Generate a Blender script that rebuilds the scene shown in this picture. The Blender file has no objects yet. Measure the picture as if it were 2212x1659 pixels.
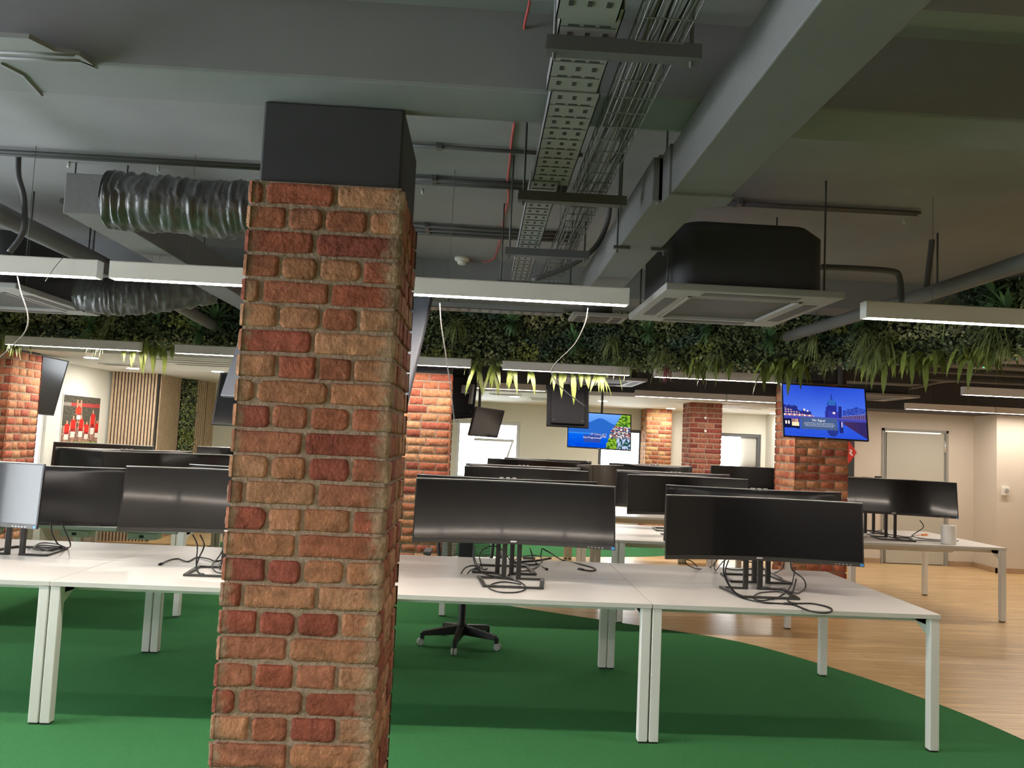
import bpy, math, random
from mathutils import Vector, Matrix, noise as mnoise
random.seed(7)
SC = bpy.context.scene
COL = SC.collection
PI = math.pi
# ------------------------------------------------------------------ camera
IW, IH, FPX = 2212, 1659, 1714.285
PITCH, YAW, ROLL, EYE = .0728655, .0380121, .0452640, 1.58
_F = Vector((math.sin(YAW)*math.cos(PITCH), math.cos(YAW)*math.cos(PITCH), math.sin(PITCH)))
_R = Vector((math.cos(YAW), -math.sin(YAW), 0)); _U = _R.cross(_F)
_R, _U = math.cos(ROLL)*_R + math.sin(ROLL)*_U, math.cos(ROLL)*_U - math.sin(ROLL)*_R
cam = bpy.data.objects.new('camera', bpy.data.cameras.new('camera')); COL.objects.link(cam)
cam.data.sensor_width = 36; cam.data.lens = FPX/IW*36; cam.data.clip_start = .05; cam.data.clip_end = 100
M = Matrix((( _R.x, _U.x, -_F.x), (_R.y, _U.y, -_F.y), (_R.z, _U.z, -_F.z))).to_4x4()
M.translation = (0, 0, EYE); cam.matrix_world = M
SC.camera = cam
def at(x, y, Y=None, Z=None, X=None):          # a point of the place, from the photograph and its real depth or height
    d = _F + _R*((x-IW/2)/FPX) - _U*((y-IH/2)/FPX)
    t = Y/d.y if Y is not None else ((Z-EYE)/d.z if Z is not None else X/d.x)
    return Vector((0, 0, EYE)) + d*t
# ------------------------------------------------------------------ world, light level
SC.view_settings.view_transform = 'Standard'; SC.view_settings.look = 'None'
SC.view_settings.gamma = 1; SC.view_settings.use_curve_mapping = False
SC.view_settings.exposure = 0.0
w = bpy.data.worlds.new('daylight'); SC.world = w; w.use_nodes = True
w.node_tree.nodes['Background'].inputs[0].default_value = (.90, .96, 1, 1)
w.node_tree.nodes['Background'].inputs[1].default_value = 12
LAMP = 78.0        # emission of the linear lights' diffusers
# ------------------------------------------------------------------ materials
def mat(name, col, rough=.6, metal=0, noise=0, nscale=20, bump=0, bscale=60, spec=.5, emit=None, est=1, attr=False, coat=0, detail=3):
    m = bpy.data.materials.new(name); m.use_nodes = True
    nt = m.node_tree; n = nt.nodes; l = nt.links; b = n['Principled BSDF']
    b.inputs['Base Color'].default_value = (*col, 1); b.inputs['Roughness'].default_value = rough
    b.inputs['Metallic'].default_value = metal; b.inputs['Specular IOR Level'].default_value = spec
    b.inputs['Coat Weight'].default_value = coat
    tc = n.new('ShaderNodeTexCoord')
    src = None
    if attr:
        a = n.new('ShaderNodeVertexColor'); a.layer_name = 'Col'; src = a.outputs[0]
    if noise:
        t = n.new('ShaderNodeTexNoise'); t.inputs['Scale'].default_value = nscale; t.inputs['Detail'].default_value = detail
        l.new(tc.outputs['Object'], t.inputs['Vector'])
        mr = n.new('ShaderNodeMapRange'); mr.inputs[3].default_value = 1-noise; mr.inputs[4].default_value = 1+noise
        mr.inputs[1].default_value = .3; mr.inputs[2].default_value = .7
        l.new(t.outputs[0], mr.inputs[0])
        mx = n.new('ShaderNodeMix'); mx.data_type = 'RGBA'; mx.blend_type = 'MULTIPLY'; mx.inputs[0].default_value = 1
        if src: l.new(src, mx.inputs[6])
        else: mx.inputs[6].default_value = (*col, 1)
        l.new(mr.outputs[0], mx.inputs[7]); src = mx.outputs[2]
    if src: l.new(src, b.inputs['Base Color'])
    if bump:
        t2 = n.new('ShaderNodeTexNoise'); t2.inputs['Scale'].default_value = bscale; t2.inputs['Detail'].default_value = 4
        l.new(tc.outputs['Object'], t2.inputs['Vector'])
        bp = n.new('ShaderNodeBump'); bp.inputs['Strength'].default_value = bump; bp.inputs['Distance'].default_value = .01
        l.new(t2.outputs[0], bp.inputs['Height']); l.new(bp.outputs[0], b.inputs['Normal'])
    if emit:
        b.inputs['Emission Color'].default_value = (*emit, 1); b.inputs['Emission Strength'].default_value = est
    return m
def emat(name, col, st, attr=False):
    m = bpy.data.materials.new(name); m.use_nodes = True; nt = m.node_tree; nt.nodes.clear()
    e = nt.nodes.new('ShaderNodeEmission'); o = nt.nodes.new('ShaderNodeOutputMaterial')
    e.inputs[0].default_value = (*col, 1); e.inputs[1].default_value = st
    if attr:
        a = nt.nodes.new('ShaderNodeVertexColor'); a.layer_name = 'Col'; nt.links.new(a.outputs[0], e.inputs[0])
    nt.links.new(e.outputs[0], o.inputs[0]); return m
def wood_floor():
    m = bpy.data.materials.new('wood_floor'); m.use_nodes = True; nt = m.node_tree; n = nt.nodes; l = nt.links; b = n['Principled BSDF']
    tc = n.new('ShaderNodeTexCoord')
    br = n.new('ShaderNodeTexBrick'); br.offset = .37; br.inputs['Scale'].default_value = 1
    br.inputs['Brick Width'].default_value = 1.35; br.inputs['Row Height'].default_value = .09
    br.inputs['Mortar Size'].default_value = .0016; br.inputs['Mortar Smooth'].default_value = .1; br.inputs['Bias'].default_value = -.1
    br.inputs['Color1'].default_value = (.74, .52, .26, 1); br.inputs['Color2'].default_value = (.62, .41, .19, 1); br.inputs['Mortar'].default_value = (.2, .11, .05, 1)
    l.new(tc.outputs['Object'], br.inputs['Vector'])
    mp = n.new('ShaderNodeMapping'); mp.inputs['Scale'].default_value = (1.2, 24, 1); l.new(tc.outputs['Object'], mp.inputs[0])
    t = n.new('ShaderNodeTexNoise'); t.inputs['Scale'].default_value = 2.2; t.inputs['Detail'].default_value = 4; l.new(mp.outputs[0], t.inputs['Vector'])
    mr = n.new('ShaderNodeMapRange'); mr.inputs[1].default_value = .3; mr.inputs[2].default_value = .7; mr.inputs[3].default_value = .72; mr.inputs[4].default_value = 1.18
    l.new(t.outputs[0], mr.inputs[0])
    mx = n.new('ShaderNodeMix'); mx.data_type = 'RGBA'; mx.blend_type = 'MULTIPLY'; mx.inputs[0].default_value = 1
    l.new(br.outputs[0], mx.inputs[6]); l.new(mr.outputs[0], mx.inputs[7]); l.new(mx.outputs[2], b.inputs['Base Color'])
    b.inputs['Roughness'].default_value = .3
    return m
def glass_mat(name, tint=(1, 1, 1)):
    m = bpy.data.materials.new(name); m.use_nodes = True; nt = m.node_tree; nt.nodes.clear()
    tr = nt.nodes.new('ShaderNodeBsdfTransparent'); tr.inputs[0].default_value = (*tint, 1)
    g = nt.nodes.new('ShaderNodeBsdfGlossy'); g.inputs['Roughness'].default_value = .03
    f = nt.nodes.new('ShaderNodeFresnel'); f.inputs[0].default_value = 1.45
    mx = nt.nodes.new('ShaderNodeMixShader'); o = nt.nodes.new('ShaderNodeOutputMaterial')
    nt.links.new(f.outputs[0], mx.inputs[0]); nt.links.new(tr.outputs[0], mx.inputs[1]); nt.links.new(g.outputs[0], mx.inputs[2]); nt.links.new(mx.outputs[0], o.inputs[0]); return m
MT = dict(
 slab=mat('dark_ceiling_paint', (.255, .257, .265), .75, noise=.10, nscale=1.3, bump=.35, bscale=9),
 beam=mat('dark_beam_paint', (.22, .224, .24), .7, noise=.08, nscale=2, bump=.2, bscale=14),
 black=mat('black_paint', (.040, .041, .046), .6, noise=.1, nscale=6),
 metal_dark=mat('dark_painted_metal', (.085, .086, .09), .5, noise=.08, nscale=4),
 duct=mat('painted_duct', (.15, .15, .152), .55, noise=.06, nscale=3, bump=.15, bscale=40),
 tray=mat('painted_cable_tray', (.23, .23, .23), .5, noise=.08, nscale=5),
 slot=mat('tray_slot_shade', (.03, .03, .032), .8),  # dark colour stands in for the shade inside open slots
 wire=mat('galvanised_wire', (.16, .16, .16), .45, metal=.3),
 cable=mat('black_cable', (.012, .012, .013), .45),
 greycable=mat('grey_cable', (.16, .16, .15), .5),
 palecable=mat('pale_cable', (.13, .125, .12), .5),
 red=mat('red_cable', (.55, .10, .10), .5),
 white=mat('white_plastic', (.75, .74, .70), .45),
 lampbody=mat('lamp_housing', (.74, .69, .64), .5),
 lampends=mat('lamp_end_cap', (.72, .71, .68), .45),
 desk=mat('white_laminate', (.76, .735, .69), .38, noise=.015, nscale=3),
 deskedge=mat('desk_edge_band', (.60, .60, .555), .45),
 leg=mat('white_steel', (.74, .74, .70), .4),
 wallw=mat('white_wall_paint', (.74, .725, .655), .7, noise=.015, nscale=2),
 paper=mat('white_paper', (.88, .86, .80), .8),
 wallb=mat('charcoal_wall_paint', (.05, .05, .055), .7),
 wallr=mat('warm_white_wall_paint', (.66, .60, .51), .7, noise=.02, nscale=2),
 ceilw=mat('white_plasterboard', (.82, .81, .77), .7),
 door=mat('door_leaf', (.50, .49, .42), .5),
 doorframe=mat('grey_door_frame', (.33, .32, .29), .5),
 frame=mat('grey_window_frame', (.10, .105, .115), .45),
 framew=mat('white_window_frame', (.72, .73, .75), .45),
 board=mat('pale_wood_skirting', (.42, .29, .18), .5, noise=.1, nscale=8),
 carpet=mat('green_carpet', (.05, .20, .07), .95, noise=.22, nscale=260, bump=.6, bscale=420, spec=.1, detail=2),
 carpetline=mat('carpet_edge_trim', (.05, .05, .035), .6),
 wood=wood_floor(),
 brick=mat('fired_brick', (.4, .15, .08), .85, noise=.30, nscale=30, bump=.75, bscale=85, attr=True, spec=.25, detail=6),
 mortar=mat('grey_brown_mortar', (.36, .275, .205), .95, noise=.16, nscale=45, bump=.9, bscale=80, spec=.2, detail=6),
 screen=mat('monitor_screen', (.006, .006, .007), .2, spec=.5, coat=.45),
 shell=mat('monitor_shell', (.018, .018, .02), .38),
 shell2=mat('monitor_top_edge', (.6, .6, .57), .35, metal=.4),
 stand=mat('monitor_stand_metal', (.055, .053, .05), .4, metal=.4),
 silver=mat('silver_trim', (.75, .75, .72), .3, metal=.5),
 blue=mat('blue_sticker', (.05, .25, .6), .4),
 tvback=mat('television_back', (.07, .076, .092), .5),
 matte=mat('matte_black_plastic', (.018, .018, .02), .9, spec=.1),
 tvscreen=mat('television_screen_off', (.012, .012, .014), .12, spec=.6),
 acpanel=mat('air_conditioner_panel', (.34, .33, .32), .5),
 acdark=mat('air_conditioner_intake', (.085, .085, .085), .6),
 foil=mat('grey_foil_duct', (.13, .13, .135), .36, metal=.3, noise=.2, nscale=14, bump=1.0, bscale=16),
 slat=mat('oak_slat', (.52, .385, .26), .55, noise=.12, nscale=16),
 felt=mat('black_felt', (.03, .024, .02), .9),
 leaf=mat('artificial_leaves', (.1, .2, .05), .38, attr=True, noise=.15, nscale=30),
 backing=mat('plant_backing', (.018, .026, .012), .9),
 pchair=mat('black_chair_plastic', (.018, .018, .02), .45),
 mesh=mat('black_chair_mesh', (.02, .02, .022), .8),
 castor=mat('grey_castor', (.42, .43, .42), .4),
 orange=mat('orange_handle', (.75, .22, .03), .35),
 redp=mat('red_plastic', (.6, .03, .02), .35),
 paint=mat('printed_poster', (.5, .5, .5), .5, attr=True),
 tvimg=emat('television_picture', (1, 1, 1), 1.0, attr=True),
 tvtxt=emat('television_text', (1, 1, 1), .95),
 lamp=emat('lamp_diffuser', (1, .87, .76), LAMP),
 down=emat('downlight_lens', (1, .95, .85), 420),
 led=emat('green_led', (.1, 1, .4), 3),
 glass=glass_mat('window_glass'), glassd=glass_mat('dark_glass', (.5, .55, .52)),
)
MT['screen'].node_tree.nodes['Principled BSDF'].inputs['Coat Roughness'].default_value = .06
# ------------------------------------------------------------------ mesh builder
class MB:
    def __init__(s): s.v = []; s.f = []; s.m = []; s.c = []; s.sm = []
    def face(s, idx, mi=0, col=None, smooth=False): s.f.append(tuple(idx)); s.m.append(mi); s.c.append(col); s.sm.append(smooth)
    def add(s, vs): b = len(s.v); s.v += [Vector(q) for q in vs]; return b
    def quad(s, a, b, c, d, mi=0, col=None): k = s.add((a, b, c, d)); s.face((k, k+1, k+2, k+3), mi, col)
    def hexa(s, p, mi=0, col=None):         # 8 corners: bottom loop 0-3, top loop 4-7
        k = s.add(p)
        for q in ((3, 2, 1, 0), (4, 5, 6, 7), (0, 1, 5, 4), (1, 2, 6, 5), (2, 3, 7, 6), (3, 0, 4, 7)): s.face([k+i for i in q], mi, col)
    def box(s, x0, x1, y0, y1, z0, z1, mi=0, col=None):
        s.hexa([(x0, y0, z0), (x1, y0, z0), (x1, y1, z0), (x0, y1, z0), (x0, y0, z1), (x1, y0, z1), (x1, y1, z1), (x0, y1, z1)], mi, col)
    def slab(s, q, d, mi=0):                # four corners given a thickness vector d
        q = [Vector(p) for p in q]; d = Vector(d); s.hexa(q + [p+d for p in q], mi)
    def tube(s, pts, r, seg=8, mi=0, smooth=True, cap=True):
        pts = [Vector(p) for p in pts]; n = len(pts); rr = r if isinstance(r, (list, tuple)) else [r]*n
        t0 = (pts[1]-pts[0]).normalized(); up = Vector((0, 0, 1)) if abs(t0.z) < .9 else Vector((1, 0, 0))
        a = t0.cross(up).normalized(); k = len(s.v)
        for i, p in enumerate(pts):
            t = (pts[min(i+1, n-1)]-pts[max(i-1, 0)]).normalized()
            a = (a - t*a.dot(t)).normalized(); b = t.cross(a)
            for j in range(seg):
                th = 2*PI*j/seg; s.v.append(p + (a*math.cos(th)+b*math.sin(th))*rr[i])
        for i in range(n-1):
            for j in range(seg):
                s.face((k+i*seg+j, k+i*seg+(j+1) % seg, k+(i+1)*seg+(j+1) % seg, k+(i+1)*seg+j), mi, None, smooth)
        if cap: s.face([k+j for j in range(seg)][::-1], mi); s.face([k+(n-1)*seg+j for j in range(seg)], mi)
    def lathe(s, prof, c=(0, 0, 0), seg=24, mi=0, axis='z', smooth=True):
        k = len(s.v); c = Vector(c)
        for r, h in prof:
            for j in range(seg):
                th = 2*PI*j/seg; q = Vector((r*math.cos(th), r*math.sin(th), h))
                if axis == 'x': q = Vector((h, q.x, q.y))
                if axis == 'y': q = Vector((q.x, h, q.y))
                s.v.append(c+q)
        for i in range(len(prof)-1):
            for j in range(seg): s.face((k+i*seg+j, k+i*seg+(j+1) % seg, k+(i+1)*seg+(j+1) % seg, k+(i+1)*seg+j), mi, None, smooth)
        s.face([k+j for j in range(seg)][::-1], mi); s.face([k+(len(prof)-1)*seg+j for j in range(seg)], mi)
    def build(s, name, mats, parent=None, bevel=0, label=None, local=False):
        if not isinstance(mats, (list, tuple)): mats = [mats]
        org = Vector((0, 0, 0))
        if parent is not None:
            o = parent
            while o is not None and not local: org = org + o.location; o = o.parent
            loc = Vector((0, 0, 0))
        else:
            xs = [p.x for p in s.v]; ys = [p.y for p in s.v]; zs = [p.z for p in s.v]
            org = Vector(((min(xs)+max(xs))/2, (min(ys)+max(ys))/2, min(zs))); loc = org
        me = bpy.data.meshes.new(name); me.from_pydata([tuple(p-org) for p in s.v], [], s.f)
        for m in mats: me.materials.append(m)
        me.polygons.foreach_set('material_index', s.m); me.polygons.foreach_set('use_smooth', s.sm)
        if any(c is not None for c in s.c):
            ca = me.color_attributes.new('Col', 'FLOAT_COLOR', 'CORNER'); buf = []
            for f, c in zip(s.f, s.c):
                if isinstance(c, list):
                    for q in c: buf += [*q, 1]
                else: cc = (*(c or (.5, .5, .5)), 1); buf += list(cc)*len(f)
            ca.data.foreach_set('color', buf)
        me.update()
        ob = bpy.data.objects.new(name, me); COL.objects.link(ob); ob.location = loc
        if parent is not None: ob.parent = parent
        if label: ob['label'] = label
        if bevel:
            bv = ob.modifiers.new('bevel', 'BEVEL'); bv.width = bevel; bv.segments = 2; bv.limit_method = 'ANGLE'; bv.angle_limit = .6
        return ob
def tag(o, label=None, cat=None, group=None, kind=None):
    if label: o['label'] = label
    if cat: o['category'] = cat
    if group: o['group'] = group
    if kind: o['kind'] = kind
    return o
def thing(name, label, cat, loc=(0, 0, 0), rz=0, group=None):
    o = bpy.data.objects.new(name, None); COL.objects.link(o); o.empty_display_size = .1
    o.location = loc; o.rotation_euler = (0, 0, rz); return tag(o, label, cat, group)
def copy_tree(o, parent=None):
    c = o.copy(); COL.objects.link(c); c.parent = parent
    for ch in [q for q in bpy.data.objects if q.parent == o]: copy_tree(ch, c)
    return c
def struct(mb, name, m, bevel=0): return tag(mb.build(name, m, None, bevel), kind='structure')
def smooth_path(P, n=6):
    P = [Vector(p) for p in P]; out = []
    for i in range(len(P)-1):
        a = P[max(i-1, 0)]; b = P[i]; c = P[i+1]; d = P[min(i+2, len(P)-1)]
        for k in range(n):
            t = k/n; out.append(.5*((2*b)+(c-a)*t+(2*a-5*b+4*c-d)*t*t+(3*b-a-3*c+d)*t**3))
    out.append(P[-1]); return out
def cablething(name, label, pts, r=.003, m='cable', cat='cable', group=None, seg=6, n=6):
    mb = MB(); mb.tube(smooth_path(pts, n), r, seg); return tag(mb.build(name, MT[m]), label, cat, group)
def text(name, s, size, loc, rot, m, parent, align='CENTER'):
    cu = bpy.data.curves.new(name, 'FONT'); cu.body = s; cu.size = size; cu.align_x = align; cu.extrude = 0
    tmp = bpy.data.objects.new(name, cu); COL.objects.link(tmp)
    dg = bpy.context.evaluated_depsgraph_get(); me = bpy.data.meshes.new_from_object(tmp.evaluated_get(dg))
    bpy.data.objects.remove(tmp)
    o = bpy.data.objects.new(name, me); COL.objects.link(o); me.materials.clear(); me.materials.append(m)
    o.parent = parent; o.location = loc; o.rotation_euler = rot; return o

# ================================================================== STRUCTURE
X0, X1, Y0, Y1 = -5.1, 8.7, -5.6, 14.8
SLAB = 2.95
b = MB(); b.box(X0-.2, X1+.2, Y0-.2, Y1+.2, -.1, 0); struct(b, 'floor', MT['wood'])
# slab: main, a lower bay over the camera, the beam between
b = MB(); b.box(X0-.2, X1+.2, 2.46, Y1+.2, SLAB, SLAB+.2); struct(b, 'ceiling', MT['slab'])
b = MB(); b.box(X0-.2, X1+.2, Y0-.2, 2.25, 2.84, SLAB+.2)
b.box(X0, X1, 1.78, 1.86, 2.80, 2.845); b.box(X0, X1, 1.98, 2.06, 2.77, 2.845)
struct(b, 'ceiling_near', MT['slab'])
b = MB(); b.box(X0, X1, 2.245, 2.475, 2.6, SLAB+.05); struct(b, 'trim_1', MT['beam'], .01)
b = MB(); b.box(X0, X1, 6.0, 6.3, 2.72, SLAB+.05); struct(b, 'trim_2', MT['beam'], .01)
def wall(name, pts, z0, z1, m, th=.12):
    b = MB()
    for (x, y), (x2, y2) in zip(pts[:-1], pts[1:]):
        d = Vector((x2-x, y2-y, 0)).normalized(); nrm = Vector((-d.y, d.x, 0))*th
        b.slab([(x, y, z0), (x2, y2, z0), (x2, y2, z1), (x, y, z1)], nrm)
    return struct(b, name, m)
def wall_holes(name, axis, c, a0, a1, z0, z1, holes, m, th=.15):
    b = MB(); cuts = sorted(holes); a = a0
    def bx(p, q, r, s):
        if q-p < 1e-4 or s-r < 1e-4: return
        if axis == 'y': b.box(p, q, c, c+th, r, s)
        else: b.box(c-th, c, p, q, r, s)
    for (h0, h1, hz0, hz1) in cuts:
        bx(a, h0, z0, z1); bx(h0, h1, z0, hz0); bx(h0, h1, hz1, z1); a = h1
    bx(a, a1, z0, z1); return struct(b, name, m)
W1 = (at(985, 960, Y=Y1).x, at(1122, 960, Y=Y1).x, .86, at(1100, 912, Y=Y1).z)
W2 = (at(1293, 960, Y=Y1).x, at(1388, 960, Y=Y1).x, .86, at(1340, 927, Y=Y1).z)
W3 = (at(1535, 960, Y=Y1).x, at(1644, 960, Y=Y1).x, .86, at(1600, 937, Y=Y1).z)
wall_holes('wall_far', 'y', Y1, -3.6, 5.5, 0, SLAB, [W1, W2, W3], MT['wallw'])
W4 = (at(66, 950, X=X0).y, at(97, 950, X=X0).y, .9, at(95, 868, X=X0).z); W6 = (-.6, 5.6, .35, 2.6)
wall_holes('wall_left', 'x', X0, Y0, 11.4, 0, SLAB, [W6, W4], MT['wallw'])
wall('wall_left_corner', [(X0, 11.12), (-4.48, 11.19), (-4.49, 12.0), (-4.33, 12.13), (-4.28, 12.45), (-4.27, 12.84), (-3.5, 14.9)], 0, SLAB, MT['wallw'])
DW = Y1-2.9
wall_holes('wall_right_rear', 'y', 11.95, 5.2, 7.62, 0, 2.95, [(5.28, 5.72, 0, 2.1), (6.19, 7.17, 0, 2.04)], MT['wallr'])
wall('wall_right_return', [(5.4, 14.9), (5.2, 11.95)], 0, SLAB, MT['wallw'])
b = MB(); b.box(7.6, 8.25, 11.4, 12.1, 0, SLAB); struct(b, 'wall_right_pier', MT['wallr'])
b = MB(); b.box(8.25, X1, 11.75, 12.1, 0, SLAB); struct(b, 'wall_right_end', MT['wallr'])
b = MB(); b.box(X1, X1+.15, Y0, 12, 0, SLAB); struct(b, 'wall_right', MT['wallr'])
wall_holes('wall_behind', 'y', Y0-.15, X0-.1, X1+.1, 0, SLAB, [], MT['wallb'])
b = MB(); b.box(4.95, X1, 14.9, 15, 0, SLAB); b.box(5.6, 8, 13.0, 13.1, 0, 2.6); struct(b, 'wall_corridor', MT['wallw'])
# black bulkhead above the right-hand walls
b = MB(); b.box(4.6, X1, 11.3, 11.97, 2.30, SLAB+.04); struct(b, 'trim_3', MT['black'], .01)
# white plasterboard ceiling round the far edge, with its black fascia
wc = [(X0, 8.25), (-2.2, 8.3), (-1.4, 10.9), (0, 11.5), (2.34, 11.2), (4.8, 11.8), (5.3, 11.98), (5.5, Y1), (X0, Y1)]
b = MB(); k = b.add([(x, y, 2.30) for x, y in wc] + [(x, y, 2.36) for x, y in wc]); n = len(wc)
b.face([k+i for i in range(n)][::-1]); b.face([k+n+i for i in range(n)])
for i in range(n): b.face((k+i, k+(i+1) % n, k+n+(i+1) % n, k+n+i))
struct(b, 'ceiling_white', MT['ceilw'])
b = MB()
for (x, y), (x2, y2) in zip(wc[:6], wc[1:7]):
    b.slab([(x, y, 2.355), (x2, y2, 2.355), (x2, y2, SLAB+.02), (x, y, SLAB+.02)], (0, .06, 0))
struct(b, 'trim_4', MT['black'])
# skirting boards
b = MB(); b.box(5.75, 6.15, 11.93, 11.95, 0, .075); b.box(7.21, 7.6, 11.93, 11.95, 0, .075)
b.box(7.58, 7.6, 11.38, 11.95, 0, .075); b.box(7.58, 8.27, 11.38, 11.4, 0, .075); b.box(8.25, X1, 11.73, 11.75, 0, .075); struct(b, 'baseboard_right', MT['board'])
b = MB(); b.box(-3.4, 5.35, Y1-.02, Y1, 0, .075); struct(b, 'baseboard_far', MT['board'])
# windows
def window(n, axis, c, H, m, fr=.06, th=.07, mull=None):
    a0, a1, z0, z1 = H
    root = bpy.data.objects.new('window_%d' % n, None); COL.objects.link(root); tag(root, kind='structure')
    root.location = ((a0+a1)/2, c+.05, z0) if axis == 'y' else (c-.05, (a0+a1)/2, z0)
    def B(mb, p, q, r, s, d0=.03, d1=.10):
        if axis == 'y': mb.box(p, q, c+d0, c+d1, r, s)
        else: mb.box(c-d1, c-d0, p, q, r, s)
    f = MB(); B(f, a0, a1, z0, z0+fr); B(f, a0, a1, z1-fr, z1); B(f, a0, a0+fr, z0+fr, z1-fr); B(f, a1-fr, a1, z0+fr, z1-fr)
    if mull: B(f, mull-.02, mull+.02, z0+fr, z1-fr)
    f.build('window_frame', m, root, .006)
    g = MB(); B(g, a0+fr, a1-fr, z0+fr, z1-fr, .06, .066); g.build('pane', MT['glass'], root)
    s = MB(); B(s, a0-.03, a1+.03, z0-.03, z0, -.06, .03); s.build('window_sill', MT['framew'], root)
    return root
wr = window(1, 'y', Y1, W1, MT['framew'])
b = MB(); x_ = W1[1]-.1; zt = W1[3]-.32
for pq in ([(x_-.75, 0, zt), (x_, 0, zt), (x_, 0, zt-.05), (x_-.75, 0, zt-.05)], [(x_-.03, 0, zt), (x_, 0, zt), (x_-.20, -.25, .95), (x_-.26, -.25, .95)]):
    b.slab([(p[0], Y1+.03+p[1], p[2]) for p in pq], (0, .03, 0))
b.build('tilted_sash', MT['framew'], wr)
window(2, 'y', Y1, W2, MT['frame'])
window(3, 'y', Y1, W3, MT['frame'])
window(4, 'x', X0, W4, MT['framew'])
window(5, 'x', X0, W6, MT['frame'], mull=2.5)
# carpets
def carpet(name, label, near, far, grp=None):
    pts = near + far[::-1]; b = MB(); n = len(pts)
    k = b.add([(x, y, 0) for x, y in pts] + [(x, y, .003) for x, y in pts])
    b.face([k+n+i for i in range(n)])
    for i in range(n): b.face((k+i, k+(i+1) % n, k+n+(i+1) % n, k+n+i))
    return tag(b.build(name, MT['carpet']), label, 'carpet')
curve = [tuple(p)[:2] for p in smooth_path([(3.30, -1.2, 0), (3.34, 1.0, 0), (3.33, 3.4, 0), (3.213, 4.577, 0), (3.038, 5.279, 0), (2.727, 5.97, 0), (2.257, 6.669, 0), (1.572, 7.106, 0), (.791, 7.539, 0), (.099, 7.945, 0), (-.9, 8.5, 0), (-2.2, 9.2, 0), (-3.3, 9.6, 0)], 6)]
o = carpet('green_carpet', 'large green carpet with a curved edge under the near desks', [(X0+.02, -1.2)] + curve + [(X0+.02, 9.9)], [])
b = MB(); b.tube([(x+.004, y+.003, .0005) for x, y in curve], .0024, 6); b.build('edge_trim', MT['carpetline'], o)
curve2 = [tuple(p)[:2] for p in smooth_path([(-3.6, 10.4, 0), (-2, 10.6, 0), (0, 11.0, 0), (1.5, 11.35, 0), (2.8, 11.8, 0), (3.0, 12.6, 0), (2.6, 13.4, 0)], 5)]
carpet('green_carpet', 'narrow strip of green carpet near the far windows', curve2, [(-3.4, 13.4)])

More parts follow.
